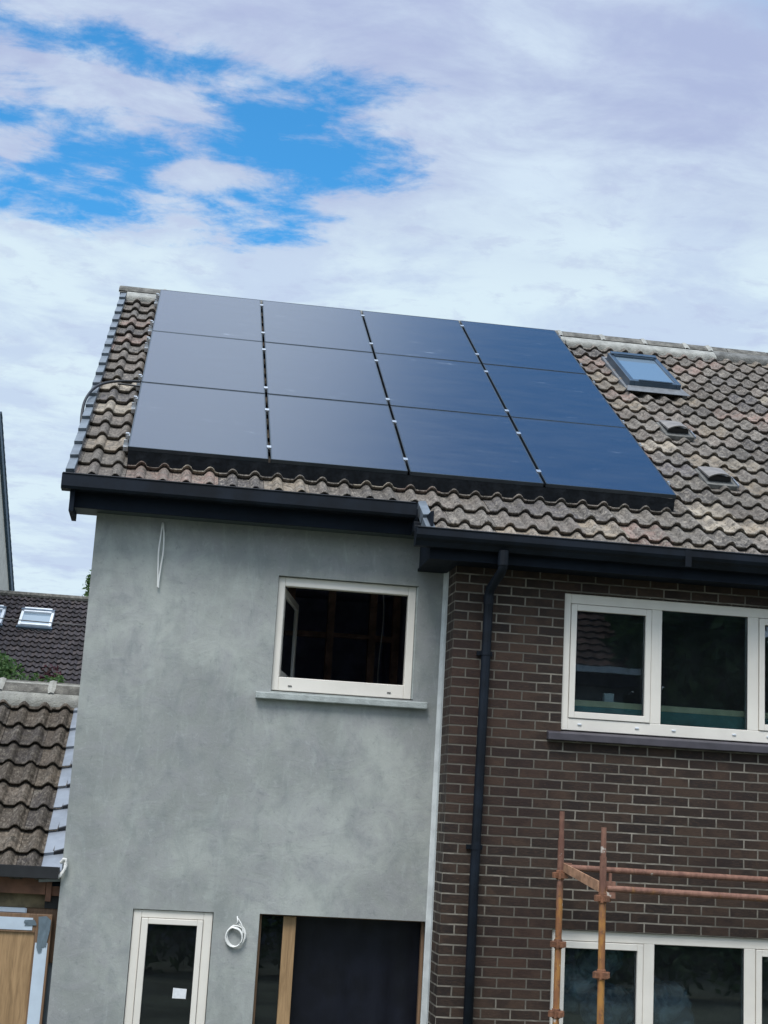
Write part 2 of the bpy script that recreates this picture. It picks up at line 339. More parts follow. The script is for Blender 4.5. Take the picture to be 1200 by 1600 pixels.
# ------------------------------------------------------------------ mesh builder
class MB:
    def __init__(s): s.v = []; s.f = []; s.uv = {}
    def quad(s, pts, uv=None):
        i = len(s.v); s.v += [Vector(p) for p in pts]; s.f.append(list(range(i, i+len(pts))))
        if uv: s.uv[len(s.f)-1] = uv
    def box(s, a, b, rot=None, piv=None):
        x0, y0, z0 = a; x1, y1, z1 = b
        P = [Vector(p) for p in ((x0,y0,z0),(x1,y0,z0),(x1,y1,z0),(x0,y1,z0),(x0,y0,z1),(x1,y0,z1),(x1,y1,z1),(x0,y1,z1))]
        s.hexa(P, rot, piv)
    def hexa(s, P, rot=None, piv=None):
        P = [Vector(p) for p in P]
        if rot is not None:
            pv = Vector(piv) if piv else sum(P, Vector())/8
            P = [pv + rot @ (p-pv) for p in P]
        i = len(s.v); s.v += P
        for q in ((0,3,2,1),(4,5,6,7),(0,1,5,4),(1,2,6,5),(2,3,7,6),(3,0,4,7)): s.f.append([i+k for k in q])
    def prism(s, poly, axis, a, b):
        # poly: list of 2D points in the plane normal to axis ('x': (y,z); 'y': (x,z); 'z': (x,y)), extruded a->b
        def P(p, t): return {'x': (t, p[0], p[1]), 'y': (p[0], t, p[1]), 'z': (p[0], p[1], t)}[axis]
        i = len(s.v); n = len(poly)
        s.v += [Vector(P(p, a)) for p in poly] + [Vector(P(p, b)) for p in poly]
        s.f.append([i+k for k in range(n)][::-1]); s.f.append([i+n+k for k in range(n)])
        for k in range(n): s.f.append([i+k, i+(k+1) % n, i+n+(k+1) % n, i+n+k])
    def tube(s, pts, r, seg=10, cap=True, rs=None):
        pts = [Vector(p) for p in pts]; rings = []
        up = Vector((0, 0, 1)); prev = None
        for k, p in enumerate(pts):
            d = (pts[min(k+1, len(pts)-1)] - pts[max(k-1, 0)]).normalized()
            if prev is None:
                u = d.cross(up)
                if u.length < .05: u = d.cross(Vector((1, 0, 0)))
            else: u = prev - d*prev.dot(d)
            u.normalize(); prev = u; w = d.cross(u)
            rr = rs[k] if rs else r; i = len(s.v)
            s.v += [p + (u*math.cos(2*math.pi*j/seg) + w*math.sin(2*math.pi*j/seg))*rr for j in range(seg)]
            rings.append(i)
        for a, b in zip(rings, rings[1:]):
            for j in range(seg): s.f.append([a+j, a+(j+1) % seg, b+(j+1) % seg, b+j])
        if cap: s.f.append([rings[0]+j for j in range(seg)][::-1]); s.f.append([rings[-1]+j for j in range(seg)])
    def grid(s, rows):
        i = len(s.v); n = len(rows[0])
        for r_ in rows: s.v += [Vector(p) for p in r_]
        for a in range(len(rows)-1):
            for b in range(n-1): s.f.append([i+a*n+b, i+a*n+b+1, i+(a+1)*n+b+1, i+(a+1)*n+b])
    def build(s, name, mat, parent=None, bevel=0.0, smooth=False, fixn=True, seg=2):
        org = Vector(ORG.get(parent.name, (0, 0, 0))) if parent is not None else Vector((0, 0, 0))
        me = bpy.data.meshes.new(name)
        if parent is None:
            c = sum(s.v, Vector())/len(s.v); org = Vector((c.x, c.y, min(v.z for v in s.v)))
        me.from_pydata([tuple(v-org) for v in s.v], [], s.f)
        if s.uv:
            l = me.uv_layers.new(name='UVMap')
            for fi, uv in s.uv.items():
                for li, c in zip(me.polygons[fi].loop_indices, uv): l.data[li].uv = c
        elif fixn:
            bm = bmesh.new(); bm.from_mesh(me); bmesh.ops.recalc_face_normals(bm, faces=bm.faces); bm.to_mesh(me); bm.free()
        me.materials.append(mat)
        if smooth:
            for p in me.polygons: p.use_smooth = True
        o = bpy.data.objects.new(name, me); COL.objects.link(o)
        if parent is not None: o.parent = parent
        else: o.location = org
        ORG[o.name] = org
        if bevel:
            b = o.modifiers.new('bevel', 'BEVEL'); b.width = bevel; b.segments = seg; b.limit_method = 'ANGLE'; b.angle_limit = R(40); b.harden_normals = False
        return o
ORG = {}
def thing(name, label, cat, loc, group=None):
    o = bpy.data.objects.new(name, None); COL.objects.link(o); o.location = loc; o.empty_display_size = .2
    ORG[o.name] = Vector(loc); o['label'] = label; o['category'] = cat
    if group: o['group'] = group
    return o
def tag(o, label, cat, group=None):
    o['label'] = label; o['category'] = cat
    if group: o['group'] = group
    return o
def struct(o): o['kind'] = 'structure'; return o

GZ = -4.7                      # ground level
TH = R(33.94); CT, ST = math.cos(TH), math.sin(TH)
A0 = Vector((-2.646, .47, .968))        # lower left corner of the panel array, on the glass plane
def RP(x, s, h=0.0):           # point on the main roof: x along, s up the slope, h above the crest plane of the tiles
    return Vector((x, A0.y + s*CT - (h-.1)*ST, A0.z + s*ST + (h-.1)*CT))

# ------------------------------------------------------------------ ground
mb = MB(); mb.quad([(-150, -150, GZ), (150, -150, GZ), (150, 200, GZ), (-150, 200, GZ)])
struct(mb.build('ground', M['ground']))

# ------------------------------------------------------------------ walls with openings
def wall_open(mb, x0, x1, z0, z1, yf, yb, ops, uvf=False):
    xs = sorted({x0, x1, *[o[0] for o in ops], *[o[1] for o in ops]}); zs = sorted({z0, z1, *[o[2] for o in ops], *[o[3] for o in ops]})
    uv = (lambda P: [(p[0]-(p[1] if abs(p[1]-yf) > 1e-6 else 0)+20*.227, p[2]+10*.74+.004) for p in P]) if uvf else (lambda P: None)
    def q(P):
        if uvf:
            s = all(abs(p[0]-P[0][0]) < 1e-6 for p in P)
            U = [((-p[1] if s else p[0])+20*.227, p[2]+7.4) for p in P]
            if all(abs(p[2]-P[0][2]) < 1e-6 for p in P): U = [(p[0]+4.54, p[1]+7.4) for p in P]
            mb.quad(P, U)
        else: mb.quad(P)
    for a, b in zip(xs, xs[1:]):
        for c, d in zip(zs, zs[1:]):
            if any(o[0] <= a+1e-6 and b <= o[1]+1e-6 and o[2] <= c+1e-6 and d <= o[3]+1e-6 for o in ops): continue
            q([(a, yf, c), (b, yf, c), (b, yf, d), (a, yf, d)])
            q([(a, yb, c), (a, yb, d), (b, yb, d), (b, yb, c)])
    for (a, b, c, d) in ops:
        q([(a, yf, c), (a, yf, d), (a, yb, d), (a, yb, c)]); q([(b, yf, c), (b, yb, c), (b, yb, d), (b, yf, d)])
        q([(a, yf, d), (b, yf, d), (b, yb, d), (a, yb, d)]); q([(a, yf, c), (a, yb, c), (b, yb, c), (b, yf, c)])
    q([(x0, yf, z0), (x0, yf, z1), (x0, yb, z1), (x0, yb, z0)]); q([(x1, yf, z0), (x1, yb, z0), (x1, yb, z1), (x1, yf, z1)])
    q([(x0, yf, z1), (x1, yf, z1), (x1, yb, z1), (x0, yb, z1)])

house = thing('semi_detached_house', 'two storey house, half grey cement render and half dark brown brick, under solar panels', 'house', (1.0, 2.0, GZ))
YR = .42; XL = -2.835; XR = 6.2; YB = 9.6
# rendered front + gable + rear
mb = MB()
wall_open(mb, XL, 0.0, GZ, .52, YR, YR+.30, [(-1.36, -.222, -.915, .008), (-2.278, -1.672, GZ+.02, -2.618), (-1.322, -.022, GZ+.02, -2.612)])
mb.prism([(YR+.30, GZ), (YB, GZ), (YB, .52), (5.0, 3.66), (YR+.02, .54), (YR+.30, .5)], 'x', XL, XL+.3)
mb.box((XL+.3, YB-.3, GZ), (XR, YB, .55))
mb.build('rendered_wall', M['render'], house, fixn=False)
# brick front, with return
mb = MB()
wall_open(mb, 0.0, XR, GZ, .30, 0.0, .30, [(.885, 3.23, -1.11, -.015), (.865, 3.23, -3.70, -2.592)], uvf=True)
mb.build('brick_wall', M['brick'], house)
mb = MB(); mb.box((XR-.3, .305, GZ), (XR, YB-.31, .5)); mb.box((0.02, .305, .15), (XR-.31, .34, .45)); mb.prism([(.31, .501), (YB-.02, .501), (5.0, 3.62)], 'x', XR-.3, XR); mb.build('party_wall', M['brick_far'], house)
# corner bead: narrow pale strip between render and brick
mb = MB(); mb.hexa([(-.045, .400, GZ), (-.002, .335, GZ), (-.002, .417, GZ), (-.045, .417, GZ), (-.022, .402, .4), (-.002, .385, .4), (-.002, .417, .4), (-.022, .417, .4)])
mb.box((-.002, .302, GZ), (.03, .418, .4))
mb.build('corner_bead', plain('pale_corner_bead', (.52, .54, .53), .7, var=.12, scale=6), house)

# interior: floors, partitions, studs (seen dimly through the openings)
mb = MB()
mb.box((XL+.31, .73, -2.35), (XR-.31, YB-.31, -2.10)); mb.box((XL+.31, .73, .40), (XR-.31, YB-.31, .46)); mb.box((XL+.31, .31+.42, GZ+.005), (XR-.31, YB-.31, GZ+.05))
mb.box((.31, .31, -2.35), (XR-.31, .729, -2.12))
mb.box((XL+.31, 4.2, GZ+.06), (XR-.31, 4.3, -2.36)); mb.box((XL+.31, 4.2, -2.09), (XR-.31, 4.3, .39)); mb.box((.05, .73, -2.09), (.15, 4.19, .39)); mb.box((.05, .73, GZ+.06), (.15, 4.19, -2.36))
mb.build('interior_shell', M['dark_room'], house)
mb = MB()
for x in (-1.60, -1.05, -.65, -.235, .0):
    mb.box((x-.035, 3.0, -2.09), (x+.035, 3.09, .39))
for a, b in ((-1.56, -1.09), (-1.01, -.69), (-.61, -.27), (-.2, -.04)): mb.box((a, 3.005, -.16+rnd.uniform(-.02, .02)), (b, 3.085, -.105))
mb.build('stud_partition', M['stud'], house)
# hanging cable inside the upper room
mb = MB(); pts = [(-.235+.02*math.sin(z*5)+.03*z, 2.5, .38-z) for z in [i*.1 for i in range(14)]]; mb.tube(pts, .006, 6)
mb.build('hanging_cable', M['white_cable'], house, smooth=True)

# ------------------------------------------------------------------ windows
def frame_ring(mb, x0, x1, z0, z1, y0, y1, l, r, b, t):
    mb.box((x0, y0, z0), (x0+l, y1, z1)); mb.box((x1-r, y0, z0), (x1, y1, z1))
    mb.box((x0+l, y0+.0005, z0), (x1-r, y1-.0005, z0+b)); mb.box((x0+l, y0+.0005, z1-t), (x1-r, y1-.0005, z1))
def pane(parent, x0, x1, z0, z1, y, m='glass'):
    mb = MB(); mb.box((x0-.005, y, z0-.005), (x1+.005, y+.022, z1+.005)); return mb.build('pane', M[m], parent)
# upper window of the rendered wall, its sash swung inwards
mb = MB(); frame_ring(mb, -1.357, -.236, -.905, .004, YR+.035, YR+.105, .056, .060, .108, .072); w1 = mb.build('window', M['pvc'], house, bevel=.005)
w1['label'] = 'cream window with its sash swung open inwards'
mb = MB(); mb.box((-.234, YR+.012, -.905), (-.2225, YR+.105, .004)); mb.build('reveal_trim', M['sill'], w1)
for x in (-1.225, -.43):
    mb = MB(); mb.box((x, YR+.030, -.868), (x+.03, YR+.036, -.861)); mb.build('drain_slot', M['black'], w1)
ang = R(78.5); hx, hy = -1.292, YR+.105
rot = Matrix.Rotation(ang, 3, 'Z')
def sw(mb, a, b): mb.box(a, b, rot, (hx, hy, 0))
mb = MB(); x0, x1, z0, z1 = hx, hx+.98, -.79, -.07
sw(mb, (x0, hy, z0), (x0+.06, hy+.055, z1)); sw(mb, (x1-.06, hy, z0), (x1, hy+.055, z1)); sw(mb, (x0+.06, hy+.001, z0), (x1-.06, hy+.054, z0+.06)); sw(mb, (x0+.06, hy+.001, z1-.06), (x1-.06, hy+.054, z1))
mb.build('sash', M['pvc'], w1, bevel=.004)
mb = MB(); sw(mb, (x0+.055, hy+.015, z0+.055), (x1-.055, hy+.037, z1-.055)); mb.build('pane', M['glass'], w1)
mb = MB(); sw(mb, (x1-.045, hy+.056, -.50), (x1-.02, hy+.075, -.36)); mb.build('handle', M['pvc'], w1, bevel=.004)
mb = MB(); mb.hexa([(-1.478, YR-.055, -.982), (-.110, YR-.055, -.980), (-.110, YR+.10, -.980), (-1.478, YR+.10, -.982), (-1.478, YR-.055, -.932), (-.110, YR-.055, -.928), (-.110, YR+.10, -.914), (-1.478, YR+.10, -.916)])
s1 = mb.build('window_sill', M['sill'], house, bevel=.006); s1['label'] = 'pale green-grey cement sill'

def triple(z0, z1, x0, label, bottom, pane_m='glass'):
    # casement | fixed | casement in one cream frame
    y = .022; x1 = x0 + 2.34
    mb = MB(); frame_ring(mb, x0, x1, z0, z1, y, y+.07, .055, .055, bottom, .078)
    ml = [(x0+.722, x0+.808), (x0+1.527, x0+1.618)]
    for a, b in ml: mb.box((a, y+.0008, z0+bottom), (b, y+.0692, z1-.078))
    w = mb.build('window', M['pvc'], house, bevel=.004); w['label'] = label
    for a, b in ((x0+.055, ml[0][0]), (ml[1][1], x1-.055)):
        mb = MB(); a_, b_, c_, d_ = a+.004, b-.004, z0+bottom+.004, z1-.082
        frame_ring(mb, a_, b_, c_, d_, y-.008, y+.06, .046, .046, .050, .050); mb.build('sash', M['pvc'], w, bevel=.004)
        pane(w, a_+.046, b_-.046, c_+.05, d_-.05, y+.028, pane_m)
        # dark gasket line round the sash
        mb = MB(); frame_ring(mb, a_+.0445, b_-.0445, c_+.0485, d_-.0485, y+.018, y+.027, .006, .006, .006, .006); mb.build('gasket', M['black'], w)
    a, b = ml[0][1], ml[1][0]
    pane(w, a, b, z0+bottom, z1-.078, y+.02, pane_m)
    mb = MB(); frame_ring(mb, a-.001, b+.001, z0+bottom-.001, z1-.077, y+.010, y+.019, .006, .006, .006, .006); mb.build('gasket', M['black'], w)
    for x in (.150, .615, .915, 1.415, 1.70, 2.18):
        mb = MB(); mb.box((x0+x-.016, y-.007, z0+.042), (x0+x+.016, y+.002, z0+.056)); mb.build('drain_cover', M['white_frame'], w, bevel=.003)
    return w
triple(-1.094, -.018, .888, 'upper cream three-light window in the brick wall', .092)
triple(-3.66, -2.596, .870, 'lower cream three-light window behind the scaffold', .092)
mb = MB(); mb.hexa([(.772, -.060, -1.180), (3.36, -.060, -1.180), (3.36, .06, -1.176), (.772, .06, -1.176), (.772, -.060, -1.122), (3.36, -.060, -1.122), (3.36, .06, -1.096), (.772, .06, -1.096)])
s2 = mb.build('window_sill', M['sill_dark'], house, bevel=.006); s2['label'] = 'dark painted sill under the upper brick window'
mb = MB(); mb.hexa([(.76, -.060, -3.75), (3.36, -.060, -3.75), (3.36, .06, -3.746), (.76, .06, -3.746), (.76, -.060, -3.69), (3.36, -.060, -3.69), (3.36, .06, -3.664), (.76, .06, -3.664)])
mb.build('window_sill', M['sill_dark'], house, bevel=.006)
# timber batten and membrane seen low behind the upper panes
mb = MB(); mb.box((.905, .115, -.893), (3.2, .16, -.846)); mb.build('inner_batten', M['batten'], house, bevel=.003)
mb = MB(); mb.box((.905, .11, -1.10), (3.2, .16, -.894)); mb.build('inner_board', M['teal'], house)
mb = MB(); mb.box((1.29, .21, -.845), (1.37, .27, -.77)); mb.build('inner_block', M['paper'], house, bevel=.002)

# ground-floor glazed door and wide opening in the rendered wall
mb = MB(); frame_ring(mb, -2.274, -1.676, GZ+.02, -2.622, YR+.015, YR+.085, .062, .068, .06, .058)
dr = mb.build('door_frame', M['pvc'], house, bevel=.005); dr['label'] = 'cream frame of the tall glazed door'
mb = MB(); frame_ring(mb, -2.209, -1.747, GZ+.085, -2.683, YR+.005, YR+.07, .050, .042, .06, .042); mb.build('sash', M['pvc'], dr, bevel=.004)
pane(dr, -2.159, -1.789, GZ+.145, -2.725, YR+.03, 'glass_dark')
mb = MB(); frame_ring(mb, -2.160, -1.788, GZ+.144, -2.724, YR+.020, YR+.029, .006, .006, .006, .006); mb.build('gasket', M['black'], dr)
mb = MB(); mb.hexa([(-1.933, YR+.027, -3.256), (-1.832, YR+.027, -3.258), (-1.832, YR+.0295, -3.258), (-1.933, YR+.0295, -3.256), (-1.931, YR+.027, -3.182), (-1.829, YR+.027, -3.187), (-1.829, YR+.0295, -3.187), (-1.931, YR+.0295, -3.182)])
mb.build('sticker', M['paper'], dr)
mb = MB(); frame_ring(mb, -1.320, -.024, GZ+.02, -2.614, YR+.075, YR+.13, .022, .024, .05, .010)
of = mb.build('door_frame', M['oak_frame'], house, bevel=.004)
mb = MB(); mb.box((-1.132, YR+.058, GZ+.07), (-1.034, YR+.128, -2.6245)); mb.build('mullion', M['oak'], of, bevel=.004)
of['label'] = 'oak frame of the wide dark opening, with a narrow side light'
pane(of, -1.29, -1.132, GZ+.07, -2.636, YR+.085, 'glass_dark')
# black sheeting hung behind the wide opening
mb = MB(); rows = []
for i in range(28):
    z = -2.63 - i*.077; rows.append([(-1.045+j*.055, YR+.19+.022*noise.noise(Vector((j*.5, i*.12, 3)))+.012*noise.noise(Vector((j*1.3, i*.5, 9))), z) for j in range(20)])
mb.grid(rows); mb.grid([[(x, y+.01, z) for x, y, z in r_] for r_ in rows])
mb.build('black_sheeting', plain('black_plastic_sheet', (.005, .006, .012), .4, var=.3, scale=4, spec=.4, dirt=((.25, .27, .3), .80)), house, smooth=True)

# ------------------------------------------------------------------ roof tiles
def tiles(mb, P, x0, x1, s0, n, gauge, roll, phase, rolls=2, segs=14, amp=.040, nose=.036, skip=None, gap_=.003, jit=.004, s_lim=None):
    wt = roll*rolls; k0 = math.floor((x0-phase)/wt)
    kx = k0
    def prof(x):          # x measured from a roll centre
        u = ((x/roll + .5) % 1.0) - .5; a = abs(u)/.235
        return amp*math.cos(a*math.pi/2)**.70 if a < 1 else -.004*math.sin((a-1)/(.5/.235-1)*math.pi/2)
    while phase + kx*wt < x1:
        xa, xb = max(x0, phase + kx*wt), min(x1, phase + (kx+1)*wt)
        for c in range(n):
            sa = s0 + c*gauge; sb = sa + gauge + .05
            if s_lim: sb = min(sb, s_lim)
            if skip and skip((xa+xb)/2, (sa+gauge/2), xa, xb): continue
            dj, hj, rj = rnd.uniform(-jit, jit)*1.5, rnd.uniform(-jit, jit)*.8, rnd.uniform(-.012, .012)
            ns = max(2, int(segs*rolls*(xb-xa)/wt+.5)); rows = []
            for (ds, hh) in ((0.024, -nose), (0.0, -.006), (.006, 0.0), ((sb-sa)*.5, None), (sb-sa, None)):
                row = []
                for i in range(ns+1):
                    x = xa+gap_/2 + (xb-xa-gap_)*i/ns
                    t_ = ds/(gauge); h = prof(x-phase-roll*.62) - amp + (nose+.004)*(1-t_) - (nose+.004) + hj + (hh or 0)
                    row.append(P(x, sa+ds+dj+rj*(x-xa), h))
                rows.append(row)
            # side faces as thin skirts
            i0 = len(mb.v); mb.grid(rows)
            m_ = ns+1
            L = [i0 + r_*m_ for r_ in (0, 1, 2, 3, 4)]; Rr = [i + ns for i in L]
            for E_ in (L, Rr):
                e = [mb.v[E_[k]].copy() for k in (2, 3, 4)]
                j = len(mb.v)
                dn = (P(0, 0, -.02) - P(0, 0, 0)); mb.v += [v+dn for v in e]
                mb.f.append([E_[2], E_[3], j+1, j]); mb.f.append([E_[3], E_[4], j+2, j+1])
        kx += 1
RG = .318; S0 = -.363; ROLL = .1838
PH = .049 - ROLL*.62 - .3676*9
def sky_skip(xm, sm, xa, xb): return False
mb = MB(); tiles(mb, lambda x, s, h: RP(x, s, h+.0), -3.035, XR+.1, S0, 19, RG, ROLL, PH, s_lim=5.44)
tiles(mb, lambda x, s, h: RP(x, s, h+.0), -.235, XR+.1, S0-2*RG, 2, RG, ROLL, PH)
roof = mb.build('tiled_roof', M['tiles'], house, fixn=False)
RIDGE = RP(0, 5.46, -.03)
# rear slope, deck under the tiles
def RB(x, s, h=0): p = RP(x, s, h); return Vector((x, 2*RIDGE.y - p.y, p.z))
mb = MB(); tiles(mb, lambda x, s, h: RB(x, s, h), -3.035, XR+.1, S0, 18, RG, ROLL, PH, segs=3); mb.build('rear_tiles', M['tiles'], house, fixn=False)
mb = MB()
mb.hexa([RP(-3.02, S0+.03, -.16), RP(XR+.08, S0+.03, -.16), RP(XR+.08, 5.42, -.16), RP(-3.02, 5.42, -.16), RP(-3.02, S0+.03, -.118), RP(XR+.08, S0+.03, -.118), RP(XR+.08, 5.42, -.118), RP(-3.02, 5.42, -.118)])
mb.hexa([RB(-3.02, S0, -.16), RB(XR+.08, S0, -.16), RB(XR+.08, 5.42, -.16), RB(-3.02, 5.42, -.16), RB(-3.02, S0, -.118), RB(XR+.08, S0, -.118), RB(XR+.08, 5.42, -.118), RB(-3.02, 5.42, -.118)])
mb.hexa([RP(-.23, S0-2*RG+.03, -.16), RP(XR+.08, S0-2*RG+.03, -.16), RP(XR+.08, S0+.02, -.16), RP(-.23, S0+.02, -.16), RP(-.23, S0-2*RG+.03, -.118), RP(XR+.08, S0-2*RG+.03, -.118), RP(XR+.08, S0+.02, -.118), RP(-.23, S0+.02, -.118)])
mb.build('roof_deck', M['navy_matt'], house)
# stepped dry verge
def verge(x, c0, c1, name='verge_trim'):
    mb = MB()
    for c in range(c0, c1):
        a = S0 + c*RG; b = a + RG + .03; h0, h1 = .010, -.024
        if b > 5.44: b = 5.44
        mb.hexa([RP(x-.058, a+.004, h0-.10), RP(x+.010, a+.004, h0-.045), RP(x+.010, b, h1-.030), RP(x-.058, b, h1-.10), RP(x-.058, a-.012, h0), RP(x+.010, a-.012, h0+.006), RP(x+.010, b, h1+.006), RP(x-.058, b, h1)])
    return mb.build(name, M['verge'], house, bevel=.004)
verge(-3.037, 0, 18); verge(-.237, -2, 0)
# ridge tiles with mortar joints
def ridge(x0, x1):
    mb = MB(); c = RIDGE
    prof = [(-.145, -.075), (-.12, -.040), (-.055, .012), (0, .030), (.055, .012), (.12, -.040), (.145, -.075)]
    rows = []
    for x in (x0, x0+.02, x1-.02, x1):
        e = .004 if x in (x0, x1) else 0
        rows.append([(x, c.y+a, c.z+b+.030-e) for a, b in prof])
    inner = [[(x, a, b-.02) for x, a, b in r_] for r_ in rows]
    mb.grid(rows); mb.grid(inner)
    for r_, q in ((rows[0], inner[0]), (rows[-1], inner[-1])):
        for i in range(len(r_)-1): mb.quad([r_[i], r_[i+1], q[i+1], q[i]])
    return mb.build('ridge_tile', M['ridge'], roof, smooth=False)
x = -3.125
while x < XR:
    x2 = x + .52
    ridge(x+.006, x2-.006); x = x2
def mortar_strip(x0, x1, s0_, s1_, m, name='mortar_bedding', seed=1, h=.012):
    mb = MB(); rows = [[], [], [], []]; n = int((x1-x0)/.02)
    for i in range(n+1):
        xx = x0 + (x1-x0)*i/n; w = .035*noise.noise(Vector((xx*7, seed, 0)))+.02*noise.noise(Vector((xx*19, seed, 5)))
        hh = .012*noise.noise(Vector((xx*9, seed, 8)))
        rows[0].append(RP(xx, s0_+w, -.06)); rows[1].append(RP(xx, s0_+w+.012, h+hh)); rows[2].append(RP(xx, (s0_+s1_)/2, h+.012+hh)); rows[3].append(RP(xx, s1_, h+.02))
    mb.grid(rows); return mb.build(name, m, roof, smooth=True)
mortar_strip(-3.02, 2.1, 5.13, 5.27, M['mortar'], seed=2, h=-.004)
mortar_strip(2.1, 3.95, 5.11, 5.27, M['mortar'], seed=3, h=-.004)
mortar_strip(3.95, XR, 5.16, 5.30, M['dark_mortar'], seed=7, h=.002)
for xx in (2.075, 2.595, 3.115, 3.635, 3.93, -2.605):
    mb = MB(); w = .030
    rows = []
    for i in range(5):
        px = xx - w + 2*w*i/4; rr = .014 - .012*abs(i-2)/2
        rows.append([(px+rnd.uniform(-.008, .008), RIDGE.y+a, RIDGE.z+b+.030+rr) for a, b in [(-.16, -.085), (-.12, -.040), (-.055, .012), (0, .030), (.055, .012)]])
    mb.grid(rows); mb.build('mortar_joint', M['mortar'], roof, smooth=True)

# eaves: fascia, soffit, gutters
mb = MB()
mb.box((-3.03, .215, .385), (-.262, .240, .60)); mb.build('fascia', M['navy_matt'], house)
mb = MB(); mb.box((-3.00, .2405, .392), (-.262, YR+.0, .410)); mb.box((-3.0, YR+.001, .392), (XL-.002, .54, .410)); 
sf = mb.build('soffit', plain('grey_green_soffit', (.04, .055, .058), .5, var=.1), house)
# barge boards up the left gable
mb = MB(); mb.hexa([RP(-3.055, S0+.02, -.30), RP(-3.03, S0+.02, -.30), RP(-3.03, 5.40, -.28), RP(-3.055, 5.40, -.28), RP(-3.055, S0+.02, -.088), RP(-3.03, S0+.02, -.088), RP(-3.03, 5.40, -.088), RP(-3.055, 5.40, -.088)])
mb.hexa([RP(-3.03, .35, -.29), RP(XL-.002, .35, -.29), RP(XL-.002, 5.2, -.29), RP(-3.03, 5.2, -.29), RP(-3.03, .35, -.27), RP(XL-.002, .35, -.27), RP(XL-.002, 5.2, -.27), RP(-3.03, 5.2, -.27)])
mb.prism([(.14, .34), (.55, .335), (.55, .42), (.25, .62), (.14, .60)], 'x', -3.035, -3.000)
mb.build('barge_board', M['navy_matt'], house)
def gutter(x0, x1, yf, yb, ztop, h, name='gutter', style=0, ends=(1, 1)):
    mb = MB()
    if style == 0: pr = [(yb, ztop+.01), (yb, ztop-h), (yf+.012, ztop-h), (yf, ztop-h+.02), (yf, ztop)]
    else: pr = [(yb, ztop+.01), (yb, ztop-h), (yf+.055, ztop-h), (yf+.035, ztop-h+.035), (yf+.012, ztop-h+.055), (yf, ztop-h*.42), (yf, ztop)]
    inn = [(y + (.006 if y < (yf+yb)/2 else -.006), z + (.006 if z < ztop-.03 else 0)) for y, z in pr]
    poly = pr + inn[::-1]
    mb.prism(poly, 'x', x0, x1)
    if ends[0]: mb.prism(pr, 'x', x0-.006, x0-.0005)
    if ends[1]: mb.prism(pr, 'x', x1+.0005, x1+.006)
    # front lip bead
    mb.tube([(x0, yf, ztop), (x1, yf, ztop)], .007, 6)
    return mb.build(name, M['navy'], house)
gutter(-3.100, -.335, .085, .210, .622, .118)
gutter(-.385, XR+.1, -.385, -.262, .338, .135, style=1)
mb = MB(); mb.box((-.262, -.260, .122), (XR+.05, -.236, .33)); mb.box((-.262, -.2355, .122), (-.240, .214, .50)); mb.build('fascia', M['navy_matt'], house)
mb = MB(); mb.box((-.2395, -.2355, .128), (-.0015, YR-.001, .148)); mb.box((.0, -.2355, .128), (XR, -.001, .148)); mb.build('soffit', M['navy_matt'], house)
# stepped end block where the two eaves meet
mb = MB(); mb.box((-.345, .075, .385), (-.264, .214, .47)); mb.box((-.34, .06, .40), (-.27, .074, .44)); mb.build('gutter_end_bracket', M['navy'], house, bevel=.006)
mb = MB(); mb.box((1.735, -.388, .198), (1.785, -.3845, .340)); mb.build('gutter_joint', M['navy'], house, bevel=.002)
# downpipe
mb = MB(); mb.tube([(.300, -.325, .215), (.300, -.325, .09), (.296, -.30, .055), (.262, -.085, -.045), (.258, -.060, -.085), (.256, -.058, -.30), (.235, -.058, -2.2), (.228, -.058, GZ)], .036, 16)
dp = mb.build('downpipe', M['navy'], house, smooth=True); dp['label'] = 'dark round downpipe on the brick wall'
mb = MB(); mb.tube([(.300, -.325, .215), (.300, -.325, .10)], .042, 16); mb.build('pipe_collar', M['navy'], dp); mb = MB(); mb.tube([(.2565, -.058, -.10), (.2565, -.058, -.17)], .040, 16); mb.build('pipe_collar', M['navy'], dp, smooth=False)
for z in (-.55, -2.02, -3.4):
    xx = .254 - (-.3-z)*.0115 if z < -.3 else .256
    mb = MB(); mb.tube([(xx, -.058, z+.018), (xx, -.058, z-.018)], .040, 14); mb.box((xx-.062, -.02, z-.016), (xx+.062, -.001, z+.016)); mb.build('pipe_bracket', M['navy'], dp)

# roof window (skylight)
H = .10; a0, a1, b0, b1 = 2.445, 3.020, 3.48, 4.52
def rbox(mb, x0, x1, s0_, s1_, h0, h1):
    mb.hexa([RP(x0, s0_, h0), RP(x1, s0_, h0), RP(x1, s1_, h0), RP(x0, s1_, h0), RP(x0, s0_, h1), RP(x1, s0_, h1), RP(x1, s1_, h1), RP(x0, s1_, h1)])
mb = MB()
rbox(mb, a0, a0+.052, b0, b1, -.07, .075); rbox(mb, a1-.052, a1, b0, b1, -.07, .075); rbox(mb, a0+.052, a1-.052, b0, b0+.06, -.07, .074); rbox(mb, a0+.052, a1-.052, b1-.10, b1, -.07, .085)
rw = mb.build('roof_window', M['window_grey'], house, bevel=.006)
mb = MB(); rbox(mb, a0+.050, a1-.050, b0+.058, b1-.095, .045, .060); mb.build('pane', M['skyglass'], rw)
mb = MB(); rbox(mb, a0+.10, a1-.10, b0+.002, b0+.030, .075, .088); mb.build('lower_trim', M['window_grey'], rw, bevel=.004); mb = MB(); rbox(mb, a0+.02, a1-.02, b1-.09, b1-.01, .086, .100); mb.build('window_cover', M['window_grey'], rw, bevel=.004)
mb = MB()
mb.hexa([RP(a0-.06, b0-.16, .004), RP(a1+.07, b0-.16, .004), RP(a1+.03, b0-.001, .004), RP(a0-.02, b0-.001, .004), RP(a0-.06, b0-.16, .010), RP(a1+.07, b0-.16, .010), RP(a1+.03, b0-.001, .020), RP(a0-.02, b0-.001, .020)])
